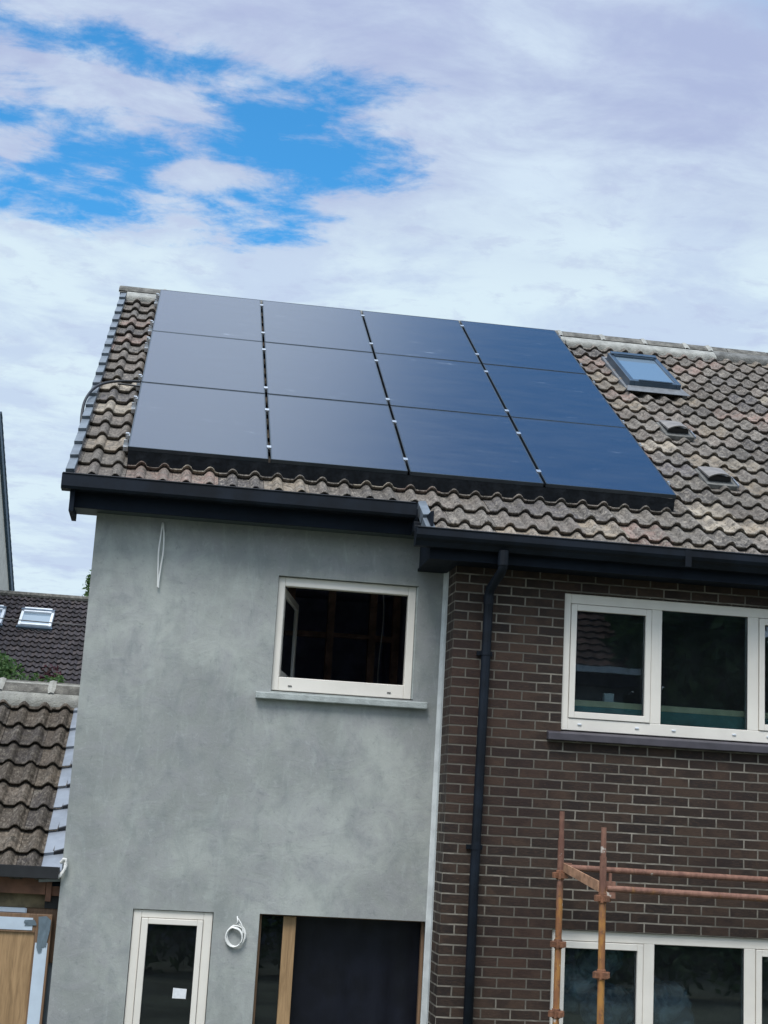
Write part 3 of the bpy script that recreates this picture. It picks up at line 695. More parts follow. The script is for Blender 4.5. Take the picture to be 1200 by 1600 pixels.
rbox(mb, a0-.035, a0-.002, b0-.04, b1+.05, -.05, -.008); rbox(mb, a1+.002, a1+.055, b0-.10, b1+.05, -.05, -.002); rbox(mb, a0-.035, a1+.055, b1+.051, b1+.10, -.05, -.004)
mb.build('flashing', plain('grey_flashing', (.14, .15, .16), .6, var=.15, scale=12, bmp=.003), rw, bevel=.003)

# two hooded tile vents
for (vx, vs, lab) in ((2.575, 2.00, 'upper hooded roof vent'), (2.590, .70, 'lower hooded roof vent')):
    mb = MB(); rbox(mb, vx-.135, vx+.15, vs-.05, vs+.34, -.05, -.006); v = mb.build('roof_vent', M['dark_mortar'], house, bevel=.004); v['label'] = lab
    mb = MB(); rows = []
    for j in range(5):
        s_ = vs + .34*j/4; hh = .078*(1-j/4.0*.85); rows.append([RP(vx-.115+.23*i/10, s_, .008 + hh*math.sin(math.pi*(.12+.76*i/10))**.7) for i in range(11)])
    mb.grid(rows); base = [[p - (RP(0, 0, .012)-RP(0, 0, 0)) for p in r_] for r_ in rows]; mb.grid(base)
    for i in range(10): mb.quad([rows[0][i], rows[0][i+1], base[0][i+1], base[0][i]])
    mb.build('hood', M['vent'], v, smooth=False)
    mb = MB(); mb.hexa([RP(vx-.11, vs+.03, .0), RP(vx+.11, vs+.03, .0), RP(vx+.11, vs+.05, .0), RP(vx-.11, vs+.05, .0), RP(vx-.10, vs+.03, .045), RP(vx+.10, vs+.03, .045), RP(vx+.10, vs+.05, .045), RP(vx-.10, vs+.05, .045)])
    mb.build('grille', M['black'], v)
    mb = MB(); rbox(mb, vx+.151, vx+.161, vs-.06, vs+.16, -.02, .008); mb.build('side_flash', M['lead'], v)

# ------------------------------------------------------------------ solar panels
PW, PL, GX, GY = 1.134, 1.718, .022, .018
def make_panel():
    e = bpy.data.objects.new('solar_panel', None); COL.objects.link(e); e.empty_display_size = .2; ORG[e.name] = Vector((0, 0, 0))
    e['category'] = 'solar panel'; e['group'] = 'black solar panels in three rows of four'
    fr = MB(); w = .010; t = -.035
    frame_fn = lambda a, b: fr.box(a, b)
    frame_fn((0, 0, t), (w, PL, 0)); frame_fn((PW-w, 0, t), (PW, PL, 0)); frame_fn((w, 0, t), (PW-w, w, -.0003)); frame_fn((w, PL-w, t), (PW-w, PL, -.0003))
    fr.build('frame', M['pframe'], e, bevel=.0012, seg=1)
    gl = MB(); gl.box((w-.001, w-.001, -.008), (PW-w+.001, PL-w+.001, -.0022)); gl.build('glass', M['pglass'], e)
    return e
proto = make_panel()
rn = ['bottom', 'middle', 'top']; cn = ['at the left end', 'second from the left', 'third from the left', 'at the right end']
PLAB = [['pale grey reflecting solar panel at the lower left corner, above the eaves', 'grey solar panel second from left in the bottom row', 'blue solar panel third from left in the bottom row', 'deep blue solar panel at the lower right corner, beside the lower roof vent'],
  ['pale grey solar panel at the left end of the middle row, by the cable', 'grey solar panel second from left in the middle row', 'blue-grey solar panel third from left in the middle row', 'deep blue solar panel at the right end of the middle row, level with the vents'],
  ['pale grey solar panel at the upper left corner, just under the ridge', 'grey solar panel second from left in the top row', 'grey solar panel third from left in the top row', 'dark blue solar panel at the upper right corner, left of the roof window']]
for j in range(3):
    for i in range(4):
        if i == 0 and j == 0: o = proto
        else:
            o = proto.copy(); COL.objects.link(o)
            for ch in list(proto.children):
                c = ch.copy(); COL.objects.link(c); c.parent = o
        p = RP(A0.x + i*(PW+GX), j*(PL+GY), .1)
        o.matrix_world = Matrix.Translation(p) @ Matrix.Rotation(TH, 4, 'X') @ Matrix.Rotation(rnd.uniform(-.0012, .0012), 4, 'X') @ Matrix.Rotation(rnd.uniform(-.0012, .0012), 4, 'Y')
        o['label'] = PLAB[j][i]
X1 = A0.x + 4*PW + 3*GX
clamp_s = [.285, 1.255, 1.90, 3.17, 3.80, 4.95]
ord_ = ['lowest', 'second lowest', 'third lowest', 'third highest', 'second highest', 'highest']
for k, s_ in enumerate(clamp_s):
    e = thing('mounting_rail', 'black mounting rail with bright clamps under the solar panels, %s of six' % ord_[k], 'rail', RP(A0.x, s_, 0), 'mounting rails under the solar panels')
    mb = MB(); rbox(mb, A0.x-.035, X1+.03, s_-.02, s_+.02, .022, .062); mb.build('rail_bar', M['rail'], e)
    for i in range(3):
        xc = A0.x + (i+1)*(PW+GX) - GX/2
        mb = MB(); rbox(mb, xc-.0105, xc+.0105, s_-.028, s_+.028, .063, .098); rbox(mb, xc-.019, xc+.019, s_-.026, s_+.026, .1015, .105); mb.build('clamp', M['steel'], e, bevel=.001)
    for xc, sg in ((A0.x-.012, -1), (X1+.012, 1)):
        mb = MB(); rbox(mb, xc-.010, xc+.010, s_-.025, s_+.025, .063, .099); rbox(mb, xc-.012*1-(.012 if sg < 0 else -.0), xc+.004, s_-.012, s_+.012, .064, .112); mb.build('end_clamp', M['steel'], e, bevel=.001)
    for xc in (A0.x-.03, A0.x+1.9, X1-.9):
        mb = MB(); rbox(mb, xc-.018, xc+.018, s_-.085, s_-.022, .012, .020); rbox(mb, xc-.018, xc+.018, s_-.030, s_-.0205, .020, .060); rbox(mb, xc-.018, xc+.018, s_-.085, s_-.079, -.02, .012); mb.build('roof_hook', M['steel'], e, bevel=.001)
# bird mesh skirt below the bottom row
mb = MB(); rows = []
n = int((X1-A0.x)/.0306)
def prof_at(x):
    u = (((x-PH-ROLL*.62)/ROLL + .5) % 1.0) - .5; a = abs(u)/.235
    return .040*math.cos(a*math.pi/2)**.70 if a < 1 else 0
for hrow in range(4):
    row = []
    for i in range(n+1):
        xx = A0.x + .005 + (X1-A0.x-.01)*i/n; hb = prof_at(xx) - .040 - .008
        top = .066; f = hrow/3.0
        row.append(RP(xx, -.004 - .030*(1-f) + .004*noise.noise(Vector((xx*6, f*3, 1))), hb + (top-hb)*f))
    rows.append(row)
mb.grid(rows); mb.grid([[p + Vector((0, .004, .002)) for p in r_] for r_ in rows])
tag(mb.build('bird_mesh', M['mesh'], None), 'black mesh skirt closing the gap under the bottom row of solar panels', 'bird mesh')
# black cable over the left verge
def spline(P, n=8):
    P = [Vector(p) for p in P]; out_ = []
    for i in range(len(P)-1):
        a, b, c, d = P[max(i-1, 0)], P[i], P[i+1], P[min(i+2, len(P)-1)]
        for k in range(n):
            t = k/n; out_.append(.5*((2*b) + (c-a)*t + (2*a-5*b+4*c-d)*t*t + (3*b-a-3*c+d)*t*t*t))
    out_.append(P[-1]); return out_
cb = thing('cable', 'black cable running from the solar panels over the left verge', 'cable', RP(-2.9, 1.8, 0))
mb = MB(); mb.tube(spline([RP(-2.50, 1.90, .045), RP(-2.66, 1.88, .05), RP(-2.85, 1.83, .05), RP(-2.98, 1.74, .045), RP(-3.06, 1.55, .045), RP(-3.105, 1.30, .02), RP(-3.112, 1.10, -.04), RP(-3.10, .95, -.12), RP(-3.07, .80, -.26)]), .013, 8); mb.build('conduit', M['black'], cb, smooth=True)
mb = MB(); mb.tube(spline([RP(-2.50, 1.80, .03), RP(-2.64, 1.79, .032), RP(-2.80, 1.80, .034), RP(-2.86, 1.81, .03)]), .009, 8); mb.build('cable_tail', M['black'], cb, smooth=True)

# ------------------------------------------------------------------ loose white cables on the render
mb = MB(); y = YR-.012
mb.tube(spline([(-2.312, YR+.02, .352), (-2.308, y, .345), (-2.296, y-.01, .25), (-2.290, y-.015, .12), (-2.298, y-.012, .0), (-2.304, y-.01, -.12), (-2.302, y-.01, -.17)]), .0065, 6)
mb.tube(spline([(-2.318, YR+.02, .352), (-2.316, y, .345), (-2.320, y-.012, .25), (-2.326, y-.02, .12), (-2.320, y-.014, .0), (-2.312, y-.01, -.12), (-2.310, y-.01, -.165)]), .0065, 6)
tag(mb.build('cable', M['white_cable'], None, smooth=True), 'pair of white cables hanging from a hole in the grey render under the left eaves', 'cable')
mb = MB(); cx, cz = -1.500, -2.775; pts = [(-1.490, YR+.02, -2.640), (-1.492, YR-.02, -2.645), (-1.485, YR-.025, -2.68)]
for k in range(3*18+8):
    t = k/18*2*math.pi; rr = .072 + .008*math.sin(k*.31) - .004*(k//18)
    pts.append((cx + rr*.98*math.cos(math.pi/2 - t) + .006*math.sin(k*.11), YR - .014 - .006*(k//18) - .004*math.sin(t), cz + rr*1.12*math.sin(math.pi/2 - t)-.004*(k//18)))
mb.tube(pts, .0052, 6); mb.tube(spline([(-1.485, YR-.02, -2.655), (-1.455, YR-.03, -2.70), (-1.44, YR-.03, -2.76)]), .005, 6)
tag(mb.build('cable', M['white_cable'], None, smooth=True), 'coil of white cable hanging on the render beside the tall glazed door', 'cable')

# ------------------------------------------------------------------ scaffold
sc = thing('scaffold', 'rusty brown and ochre tube scaffold standing in front of the brick wall', 'scaffold', (1.6, -.6, GZ))
def zp(z): return z
def std(x, y, ztop, cups, lean=0.0, top=1):
    mb = MB(); Lx = lambda z: x + lean*(z-ztop)
    mb.tube([(Lx(GZ), y, GZ+.02), (Lx(ztop-.20), y, ztop-.20)], .0242, 14); mb.tube([(Lx(ztop-.20), y, ztop-.205), (Lx(ztop), y, ztop)], .0192, 14)
    mb.box((Lx(GZ)-.075, y-.075, GZ+.001), (Lx(GZ)+.075, y+.075, GZ+.008))
    o = mb.build('standard', M['tube'], sc, smooth=False)
    for z in cups:
        mb = MB(); xx = Lx(z); mb.tube([(xx, y, z-.034), (xx, y, z+.034)], .031, 14)
        for a in range(4):
            r_ = Matrix.Rotation(a*math.pi/2+.35, 3, 'Z')
            mb.box((xx+.028, y-.017, z-.024), (xx+.062, y+.017, z+.018), r_, (xx, y, z))
        mb.build('coupler', M['coupler'], o, bevel=.003)
    return o
std(.846, -.25, -1.72, (-2.185, -2.68, -3.17, -3.66, -4.15)); std(.945, -1.0, -1.82, (-2.30, -2.81, -3.30, -3.80, -4.3), lean=-.006)
std(3.30, -.25, -1.72, (-2.185, -2.68, -3.17, -3.66, -4.15)); std(3.38, -1.0, -1.82, (-2.30, -2.81, -3.30, -3.80, -4.3))
mb = MB(); mb.tube([(.872, -.25, -2.128), (3.27, -.25, -2.150)], .0235, 14); mb.box((.858, -.262, -2.175), (.93, -.238, -2.095)); mb.build('ledger', M['tube'], sc)
mb = MB(); mb.tube([(.975, -1.0, -2.235), (3.35, -1.0, -2.262)], .0235, 14); mb.box((.962, -1.014, -2.30), (1.035, -.986, -2.185)); mb.tube([(1.0, -1.0, -2.21), (1.0, -1.0, -2.13)], .012, 8); mb.build('ledger', M['tube'], sc)
def trans(xa, xb):
    mb = MB(); mb.hexa([(xa-.004, -.28, -2.160), (xb-.004, -.97, -2.262), (xb+.004, -.97, -2.262), (xa+.004, -.28, -2.160), (xa-.004, -.28, -2.095), (xb-.004, -.97, -2.188), (xb+.004, -.97, -2.188), (xa+.004, -.28, -2.095)])
    mb.hexa([(xa+.004, -.28, -2.160), (xb+.004, -.97, -2.262), (xb+.05, -.97, -2.262), (xa+.05, -.28, -2.160), (xa+.004, -.28, -2.153), (xb+.004, -.97, -2.255), (xb+.05, -.97, -2.255), (xa+.05, -.28, -2.153)])
    mb.build('transom', M['tube_plate'], sc, bevel=.002)
trans(.862, .928); trans(3.31, 3.37)

# ------------------------------------------------------------------ sacks heaped inside the lower brick window
for k, (x, y_, z, r_, lab) in enumerate(((1.40, .55, -2.84, .17, 'pale plastic sack high behind the left pane of the lower window'), (1.18, .62, -3.05, .24, 'dark crumpled plastic sack behind the left pane of the lower window'), (1.46, .50, -3.20, .20, 'whitish plastic sack low behind the left pane of the lower window'), (1.90, .60, -3.22, .26, 'grey rounded sack low behind the middle pane of the lower window'))):
    bm = bmesh.new(); bmesh.ops.create_icosphere(bm, subdivisions=4, radius=1)
    for v in bm.verts:
        p = v.co.copy(); d = 1 + .22*noise.noise(p*2.1+Vector((k*7, 0, 0))) + .09*abs(noise.noise(p*6+Vector((0, k*5, 0)))) - .05*noise.noise(p*12)
        v.co = Vector((p.x*r_*1.1*d, p.y*r_*.7*d, p.z*r_*.9*d))
    me = bpy.data.meshes.new('plastic_sack'); bm.to_mesh(me); bm.free(); me.materials.append(M['sack'])
    for p in me.polygons: p.use_smooth = True
    o = bpy.data.objects.new('plastic_sack', me); COL.objects.link(o); o.location = (x, y_, z); tag(o, lab, 'sack', 'sacks heaped inside the lower window')
mb = MB(); mb.box((.95, .36, GZ+.06), (2.9, 1.1, -3.42)); tag(mb.build('insulation_stack', M['teal'], None, bevel=.02), 'dark stack of boards under the sacks inside the lower window', 'boards')

# ------------------------------------------------------------------ single storey side building on the left
sd = thing('side_building', 'low weathered tile lean-to with timber front against the left of the rendered wall', 'outbuilding', (-4.5, 2.0, GZ))
def SP(x, s, h=0): return Vector((x, .50 + s*CT - h*ST, -2.345 + s*ST + h*CT))
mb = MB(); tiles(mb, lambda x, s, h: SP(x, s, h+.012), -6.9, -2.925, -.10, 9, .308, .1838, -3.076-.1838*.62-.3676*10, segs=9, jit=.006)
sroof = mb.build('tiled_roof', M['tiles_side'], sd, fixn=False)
SR = SP(0, 2.66, 0)
mb = MB()
for c in range(9):
    a = -.10 + c*.308; b = a+.33
    mb.hexa([SP(-3.0, a, -.075), SP(-2.838, a, -.06), SP(-2.838, b, -.075), SP(-3.0, b, -.085), SP(-3.0, a, -.03), SP(-2.838, a, .0), SP(-2.838, b, -.024), SP(-3.0, b, -.06)])
mb.build('flashing', M['lead'], sroof, bevel=.003)
mb = MB()
for c in range(1, 9):
    a = -.10 + c*.308
    mb.hexa([SP(-2.926, a-.004, -.055), SP(-2.838, a-.004, -.02), SP(-2.838, a+.012, -.02), SP(-2.926, a+.012, -.055), SP(-2.926, a-.004, -.015), SP(-2.838, a-.004, .020), SP(-2.838, a+.012, .020), SP(-2.926, a+.012, -.015)])
mb.build('flashing_strip', M['black'], sroof)
for k in range(9):
    x0 = -6.9 + k*.46
    mb = MB(); prof = [(-.15, -.07), (-.12, -.03), (-.05, .03), (0, .042), (.05, .03), (.12, -.03), (.15, -.07)]
    for (xa, xb) in ((x0+.03, min(x0+.43, -2.84)),):
        rows = [[(x, SR.y+a, SR.z+b+.025) for a, b in prof] for x in (xa, xb)]; mb.grid(rows); mb.grid([[(x, a, b-.02) for x, a, b in r_] for r_ in rows])
        for r_ in rows:
            for i in range(6): mb.quad([r_[i], r_[i+1], (r_[i+1][0], r_[i+1][1], r_[i+1][2]-.02), (r_[i][0], r_[i][1], r_[i][2]-.02)])
    mb.build('ridge_tile', M['ridge'], sroof)
mb = MB(); rows = [[], [], [], []]
for i in range(220):
    xx = -6.9 + i*(6.9-2.838)/219; w = .04*noise.noise(Vector((xx*6, 3, 3)))
    rows[0].append(SP(xx, 2.40+w, -.05)); rows[1].append(SP(xx, 2.42+w, .012)); rows[2].append(SP(xx, 2.52, .045)); rows[3].append(SP(xx, 2.64, .075))
mb.grid(rows)
for k in range(9):
    x0 = -6.9+k*.46
    rr = []
    for i in range(5): rr.append([(x0-.03+.015*i+rnd.uniform(-.01, .01), SR.y+a, SR.z+b+.034+.01*(1-abs(i-2)/2)) for a, b in ((-.16, -.08), (-.12, -.03), (-.05, .03), (0, .042), (.06, .025))])
    if x0+.05 < -2.84: mb.grid(rr)
mb.build('mortar_bedding', M['mortar'], sroof, smooth=True)
mb = MB(); mb.hexa([SP(-6.9, -.08, -.16), SP(-2.84, -.08, -.16), SP(-2.84, 2.62, -.16), SP(-6.9, 2.62, -.16), SP(-6.9, -.08, -.09), SP(-2.84, -.08, -.09), SP(-2.84, 2.62, -.09), SP(-6.9, 2.62, -.09)])
mb.hexa([(x, 2*SR.y-p.y, p.z) for x, p in ((-6.9, SP(0, -.1, -.1)), (-2.84, SP(0, -.1, -.1)), (-2.84, SP(0, 2.62, -.1)), (-6.9, SP(0, 2.62, -.1)), (-6.9, SP(0, -.1, 0)), (-2.84, SP(0, -.1, 0)), (-2.84, SP(0, 2.62, 0)), (-6.9, SP(0, 2.62, 0)))])
mb.build('roof_deck', M['navy_matt'], sd)
mb = MB(); mb.prism([(.345, -2.345), (.345, -2.425), (.352, -2.43), (.47, -2.43), (.47, -2.345), (.46, -2.345), (.46, -2.415), (.36, -2.415), (.353, -2.345)], 'x', -6.9, -2.862); mb.prism([(.345, -2.345), (.345, -2.43), (.47, -2.43), (.47, -2.345)], 'x', -2.861, -2.852); mb.build('gutter', M['black'], sd)
mb = MB(); mb.box((-6.9, .48, -2.552), (-2.945, .51, -2.40)); mb.build('fascia', M['redwood'], sd, bevel=.003)
mb = MB(); mb.box((-2.942, .475, -2.60), (-2.90, .53, -2.40)); mb.box((-2.899, .50, -2.56), (-2.838, .53, -2.42)); mb.build('rafter_end', M['redwood'], sd, bevel=.003)
mb = MB(); mb.box((-6.9, .54, -2.655), (-2.945, .58, -2.5525)); mb.build('plywood_band', M['mosswood'], sd)
mb = MB(); mb.box((-2.944, .535, -2.655), (-2.838, .575, -2.561)); mb.build('dark_packer', M['black'], sd)
mb = MB(); mb.box((-6.9, .55, -3.05), (-2.838, .60, -2.656)); mb.box((-2.90, .551, -3.05), (-2.838, .565, -2.70)); mb.build('timber_head', M['oak_frame'], sd, bevel=.003)
mb = MB(); mb.box((-6.9, .56, GZ), (-4.60, 4.9, -2.60)); mb.box((-4.59, .95, GZ), (-2.838, 4.9, -2.60)); mb.box((-2.93, .575, GZ), (-2.838, .94, -3.03)); mb.build('wall', M['tyvek'], sd)
mb = MB(); bl = []
bm = None
mb.tube(spline([(-2.845, .40, -2.31), (-2.825, .39, -2.28), (-2.808, .395, -2.30), (-2.812, .39, -2.35), (-2.84, .385, -2.40), (-2.86, .39, -2.42)], 4), .012, 8, rs=None)
for v in mb.v: v += Vector((noise.noise(v*60)*.008, noise.noise(v*60+Vector((5, 0, 0)))*.008, noise.noise(v*60+Vector((0, 5, 0)))*.010))
mb.build('foam_bead', M['foam'], sd, smooth=True)
# door standing in the timber front
do = thing('door', 'golden oak door with white tape and grey duct tape on its frame, left of the rendered wall', 'door', (-3.5, .5, GZ))
mb = MB(); frame_ring(mb, -4.10, -2.872, GZ+.01, -2.694, .455, .52, .115, .118, .12, .135); mb.build('frame', M['oak_frame'], do, bevel=.003)
mb = MB(); mb.box((-3.984, .47, GZ+.13), (-2.992, .51, -2.830)); mb.build('leaf', M['oak'], do)
mb = MB(); mb.box((-4.1, .452, -2.812), (-3.012, .4545, -2.722)); mb.hexa([(-2.982, .452, GZ+.02), (-2.896, .452, GZ+.02), (-2.896, .4545, GZ+.02), (-2.982, .4545, GZ+.02), (-2.980, .452, -2.90), (-2.888, .452, -2.90), (-2.888, .4545, -2.90), (-2.980, .4545, -2.90)])
mb.build('protective_tape', M['tape'], do)
mb = MB(); mb.box((-4.2, .50, -2.690), (-3.080, .54, -2.657)); mb.box((-3.079, .505, -2.692), (-3.070, .53, -2.660)); mb.build('head_strip', M['tape'], do)
def patch(poly, y):
    # crumpled tape: thin slab from an outline, subdivided and wrinkled
    bm = bmesh.new(); vs = [bm.verts.new((x, y, z)) for x, z in poly]; f = bm.faces.new(vs)
    bmesh.ops.triangulate(bm, faces=[f]); bmesh.ops.subdivide_edges(bm, edges=bm.edges, cuts=4, use_grid_fill=True)
    for v in bm.verts: v.co.y -= .006*abs(noise.noise(Vector((v.co.x*30, 0, v.co.z*22)))) + .001
    r_ = bmesh.ops.extrude_face_region(bm, geom=bm.faces[:]);
    for g_ in r_['geom']:
        if isinstance(g_, bmesh.types.BMVert): g_.co.y += .002
    m_ = MB(); bm.verts.index_update(); m_.v = [v.co.copy() for v in bm.verts]; m_.f = [[v.index for v in f.verts] for f in bm.faces]; bm.free(); return m_
patch([(-2.973, -2.712), (-2.915, -2.705), (-2.878, -2.735), (-2.880, -2.80), (-2.893, -2.885), (-2.898, -2.925), (-2.925, -2.93), (-2.928, -2.965), (-2.952, -2.97), (-2.968, -2.93), (-2.966, -2.80)], .449).build('duct_tape', M['duct'], do)
patch([(-3.072, -2.738), (-3.0, -2.735), (-2.985, -2.76), (-2.982, -2.775), (-3.03, -2.778), (-3.07, -2.78), (-3.062, -2.765), (-3.076, -2.757)], .449).build('duct_tape', M['duct'], do)

# ------------------------------------------------------------------ things beyond, on the left
far = thing('house', 'distant dark tiled roof with pale roof windows, seen left of the grey wall', 'house', (-7.5, 40, GZ))
T2 = .6
def FP(x, s, h=0): return Vector((x, 38 - s*math.cos(T2) - h*math.sin(T2), 4.70 - s*math.sin(T2) + h*math.cos(T2)))   # s measured down from the ridge
mb = MB(); tiles(mb, lambda x, s, h: FP(x, 6.6-s, h), -8.9, -1.0, 0, 21, .312, .205, 0, rolls=1, segs=5, amp=.055, nose=.05, jit=.01)
fr_ = mb.build('tiled_roof', M['tiles_far'], far, fixn=False)
mb = MB(); mb.tube([(-8.9, 38, 4.66), (-1, 38, 4.66)], .10, 8); mb.build('ridge', M['ridge'], fr_)
mb = MB(); mb.hexa([FP(-8.9, 6.5, -.28), FP(-1, 6.5, -.28), FP(-1, 0, -.28), FP(-8.9, 0, -.28), FP(-8.9, 6.5, -.2), FP(-1, 6.5, -.2), FP(-1, 0, -.2), FP(-8.9, 0, -.2)]); mb.build('roof_deck', M['navy_matt'], far); mb = MB()
mb.prism([(33.2, GZ), (43, GZ), (43, 1.2), (38, 4.35), (33.2, .9)], 'x', -8.8, -1.1); mb.build('wall', M['cream_wall'], far)
for (x0, x1, s0_, s1_) in ((-7.20, -6.17, 1.22, 2.36), (-8.72, -7.72, 1.22, 2.36)):
    def fb(mb, a, b, c, d, e, f): mb.hexa([FP(a, d, e), FP(b, d, e), FP(b, c, e), FP(a, c, e), FP(a, d, f), FP(b, d, f), FP(b, c, f), FP(a, c, f)])
    mb = MB(); fb(mb, x0, x0+.08, s0_, s1_, -.1, .10); fb(mb, x1-.08, x1, s0_, s1_, -.1, .10); fb(mb, x0+.08, x1-.08, s1_-.10, s1_, -.1, .12); fb(mb, x0+.08, x1-.08, s0_, s0_+.28, -.1, .14)
    w = mb.build('roof_window', M['white_frame'] if x0 > -7.5 else M['white_frame'], far)
    mb = MB(); fb(mb, x0+.07, x1-.07, s0_+.27, s1_-.09, .04, .07); mb.build('pane', M['skyglass'], w)
    mb = MB(); fb(mb, x0-.02, x1+.02, s0_+.12, s0_+.20, .141, .16); mb.build('shutter_line', M['window_grey'], w); mb = MB(); fb(mb, x0-.05, x1+.05, s1_+.001, s1_+.08, 0, .05); mb.build('apron', M['window_grey'], w)
# neighbour gable, cream with blue-black barge boards
gb = thing('house', 'cream gable with dark blue barge board, cut off by the left photo edge', 'house', (-11, 42, GZ))
gz = lambda y: 10.73 - (y-40.47)*.5113
mb = MB(); mb.prism([(29.8, GZ), (49.2, GZ), (49.2, gz(49.2)-.35), (39.5, gz(39.5)-.35), (29.8, gz(49.2)-.35)], 'x', -13, -9.03); mb.build('wall', M['cream_wall'], gb)
mb = MB()
for (ya, yb_) in ((39.5, 49.35), (39.5, 29.65)):
    za, zb = gz(39.5), gz(49.35)
    mb.hexa([(-9.03, ya, za-.45), (-8.93, ya, za-.45), (-8.93, yb_, zb-.45), (-9.03, yb_, zb-.45), (-9.03, ya, za), (-8.93, ya, za), (-8.93, yb_, zb), (-9.03, yb_, zb)])
mb.build('barge_board', M['blue_verge'], gb)
mb = MB()
for sgn in (1, -1):
    for k in range(28):
        y0, y1 = k*.36, k*.36+.40
        za, zb = gz(39.5+y0), gz(39.5+y1)
        mb.hexa([(-13, 39.5+sgn*y0, za-.02), (-8.90, 39.5+sgn*y0, za-.02), (-8.90, 39.5+sgn*y1, zb-.02), (-13, 39.5+sgn*y1, zb-.02), (-13, 39.5+sgn*y0, za+.02), (-8.90, 39.5+sgn*y0, za+.02), (-8.90, 39.5+sgn*y1, zb+.09), (-13, 39.5+sgn*y1, zb+.09)])
mb.build('roof_tiles', M['blue_verge'], gb)

# foliage
def leaves(mb, n, centre, rad, size, up=.3, shell=.0):
    for _ in range(n):
        while True:
            p = Vector((rnd.uniform(-1, 1), rnd.uniform(-1, 1), rnd.uniform(-1, 1)))
            if shell < p.length < 1: break
        q = noise.noise(p*2.3 + Vector(centre)*.7)
        if q < -.12: continue
        c = Vector(centre) + Vector((p.x*rad[0], p.y*rad[1], p.z*rad[2]))
        d = Vector((rnd.gauss(0, 1), rnd.gauss(0, 1), rnd.gauss(0, 1)+up)).normalized(); e = d.orthogonal().normalized()
        e.rotate(Matrix.Rotation(rnd.uniform(0, 6.28), 3, d)); w = d.cross(e); sz_ = size*rnd.uniform(.6, 1.3)
        mb.quad([c - e*sz_, c - w*sz_*.45, c + e*sz_, c + w*sz_*.45])
def shrub(name, label, cat, x, y_, ztop, w, n, m, size=.05, group=None, flowers=0):
    t = thing(name, label, cat, (x, y_, GZ), group)
    mb = MB(); h = ztop-GZ
    mb.tube([(x, y_, GZ), (x+.05, y_, GZ+h*.5), (x, y_+.05, ztop-.3)], .05, 7, rs=[.07, .05, .02])
    for k in range(6): a = k*1.05; mb.tube([(x, y_, GZ+h*.4), (x+.4*w*math.cos(a), y_+.4*w*math.sin(a), ztop-.35)], .02, 5, rs=[.03, .01])
    mb.build('trunk', M['bark'], t)
    mb = MB()
    for k in range(9):
        a = rnd.uniform(0, 6.28); rr = rnd.uniform(0, .65)*w
        leaves(mb, n//9, (x+rr*math.cos(a), y_+rr*math.sin(a), ztop-.45-rnd.uniform(-.25, .7)), (w*.42, w*.42, .42), size)
    leaves(mb, n//2, (x, y_, ztop-1.2), (w*.9, w*.9, .9), size)
    mb.build('crown', m, t, fixn=False)
    if flowers:
        mb = MB(); leaves(mb, flowers, (x, y_-w*.3, ztop-.35), (w*.8, w*.5, .4), .035); mb.build('blossom', M['petal'], t, fixn=False)
shrub('shrub', 'green shrub with a few pale flowers behind the low tiled roof, at the left edge', 'shrub', -4.95, 14, .34, .75, 5200, M['leaf'], flowers=14)
shrub('shrub', 'purple-leaved shrub behind the low tiled roof, close to the grey wall', 'shrub', -3.95, 14.6, .22, .55, 3200, M['leaf_red'], flowers=10)
shrub('shrub', 'low green shrub between the purple shrub and the grey wall', 'shrub', -4.15, 13.4, .14, .75, 4600, M['leaf'])
def tree(label, x, y_, ztop, w, n, m, size, zb=None, group=None, base=None):
    t = thing('tree', label, 'tree', (x, y_, GZ), group); h = ztop-GZ
    mb = MB(); mb.tube([(x, y_, GZ), (x+.1, y_, GZ+h*.35), (x-.05, y_+.1, GZ+h*.7), (x, y_, ztop-.4)], .2, 9, rs=[.26, .19, .11, .03])
    for k in range(12):
        a = k*2.4; z = GZ+h*(.3+.05*k); r_ = w*(.75-.045*k); mb.tube([(x, y_, z), (x+.5*r_*math.cos(a), y_+.5*r_*math.sin(a), z+.3), (x+r_*math.cos(a), y_+r_*math.sin(a), z+.5)], .04, 6, rs=[.08, .04, .012])
    mb.build('trunk', M['bark'], t)
    mb = MB()
    for k in range(34):
        f = (k+.5)/34; z = (zb or GZ+h*.25) + (ztop-.5-(zb or GZ+h*.25))*f; a = rnd.uniform(0, 6.28); rr = w*(1-.55*f)*rnd.uniform(.1, .85)
        leaves(mb, n//34, (x+rr*math.cos(a), y_+rr*math.sin(a), z), (w*.38, w*.38, h*.075), size, shell=.35)
    mb.build('crown', m, t, fixn=False)
tree('green treetop showing above the distant dark roof beside the grey wall', -5.35, 50, 7.5, 1.5, 15000, M['leaf'], .11)
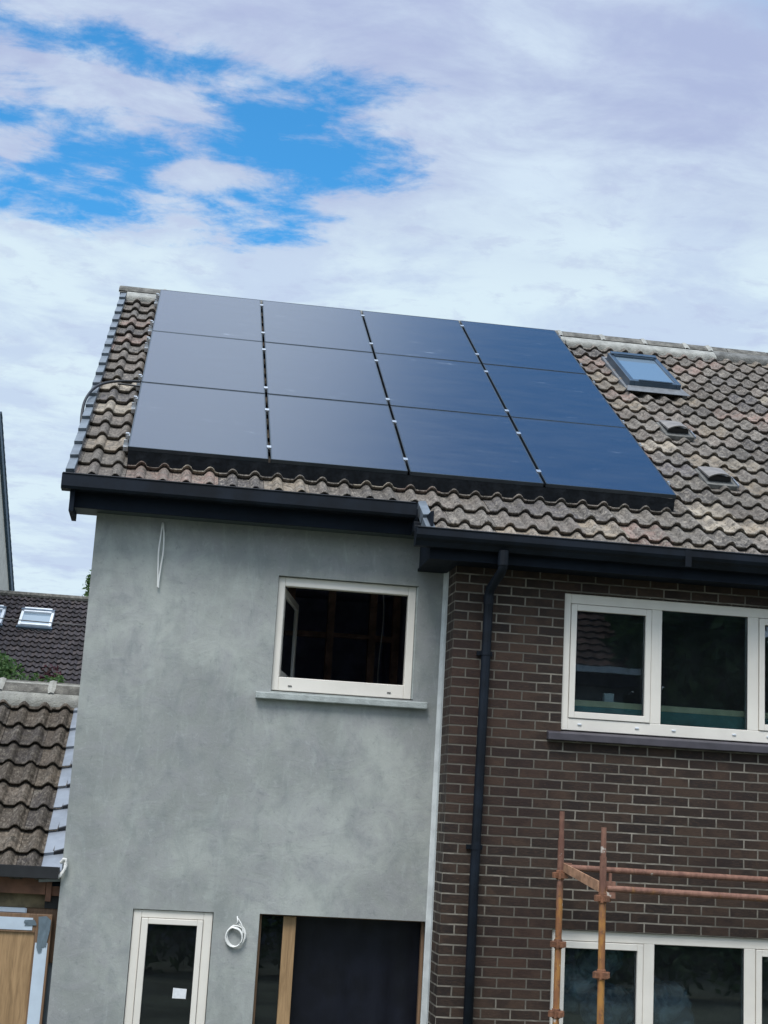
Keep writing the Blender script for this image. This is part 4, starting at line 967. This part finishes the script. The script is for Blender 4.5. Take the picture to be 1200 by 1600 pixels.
# overhead wire
pole = thing('utility_pole', 'wooden pole carrying the overhead wire left of the houses', 'pole', (-14, 20, GZ))
mb = MB(); mb.tube([(-14, 20, GZ), (-14, 20, 2.4)], .12, 10, rs=[.14, .10]); mb.build('post', M['bark'], pole)
mb = MB(); mb.box((-14.05, 19.6, 2.0), (-13.95, 20.4, 2.1)); mb.build('crossarm', M['bark'], pole)
mb = MB(); mb.tube([(-14+i, 20, 2.05 - .34*math.sin(math.pi*i/24)) for i in range(25)], .012, 5)
tag(mb.build('overhead_wire', M['black'], None), 'thin black overhead wire crossing in front of the distant dark roof', 'wire')
p2 = thing('utility_pole', 'wooden pole carrying the overhead wire, hidden behind the tiled house', 'pole', (10, 20, GZ))
mb = MB(); mb.tube([(10, 20, GZ), (10, 20, 2.4)], .12, 10, rs=[.14, .10]); mb.build('post', M['bark'], p2)

# ------------------------------------------------------------------ behind the viewer: what the panes reflect
op = thing('house', 'bungalow with red-brown tiles and pale gutter, reflected in the upper brick window', 'house', (2, -24, GZ))
mb = MB(); mb.prism([(-20.5, GZ), (-29.5, GZ), (-29.5, 1.6), (-25, 4.6), (-20.5, 1.6)], 'x', -7, 7.9); mb.build('wall', M['pale_wall'], op)
def OP(x, s, h=0): return Vector((x, -20.0 - s*CT + h*ST, 1.72 + s*ST + h*CT))
mb = MB(); tiles(mb, lambda x, s, h: OP(x, s, h), -7.3, 8.2, 0, 18, .33, .3, 0, rolls=1, segs=4); mb.build('tiled_roof', M['tiles_red'], op, fixn=False)
mb = MB(); mb.box((-7.3, -20.02, 1.52), (8.2, -19.88, 1.66)); mb.build('gutter', M['gutter_pale'], op)
mb = MB(); mb.box((-7.2, -20.49, 1.25), (8.1, -20.03, 1.51)); mb.build('fascia', M['navy_matt'], op)
for i, (tx, ty, tw, zt) in enumerate(((10.2, -21.8, 3.3, 9.8), (14.5, -20.5, 3.6, 10.5), (-10.5, -20.5, 3.0, 8.5))):
    tree(['tall dark tree reflected in the middle pane of the upper brick window', 'tall dark tree reflected in the right pane of the upper brick window', 'tall dark tree standing opposite, beyond the left end of the bungalow'][i], tx, ty, zt, tw, 26000, M['leaf_dark'],   .30, zb=GZ+.3, group='trees opposite the house')
tree('bushy dark tree filling the gap between the reflected bungalow and the tall trees', 9.3, -20.2, 7.5, 2.0, 16000, M['leaf_dark'], .28, zb=GZ+.2, group='trees opposite the house')
# boundary hedge opposite
hd = MB()
for k in range(22): leaves(hd, 420, (-8+k*1.0, -14.5, GZ+.9+.15*math.sin(k*1.7)), (.75, .5, .95), .13)
tag(hd.build('hedge', M['leaf_dark'], None, fixn=False), 'dark clipped hedge opposite, reflected in the lower panes', 'hedge')
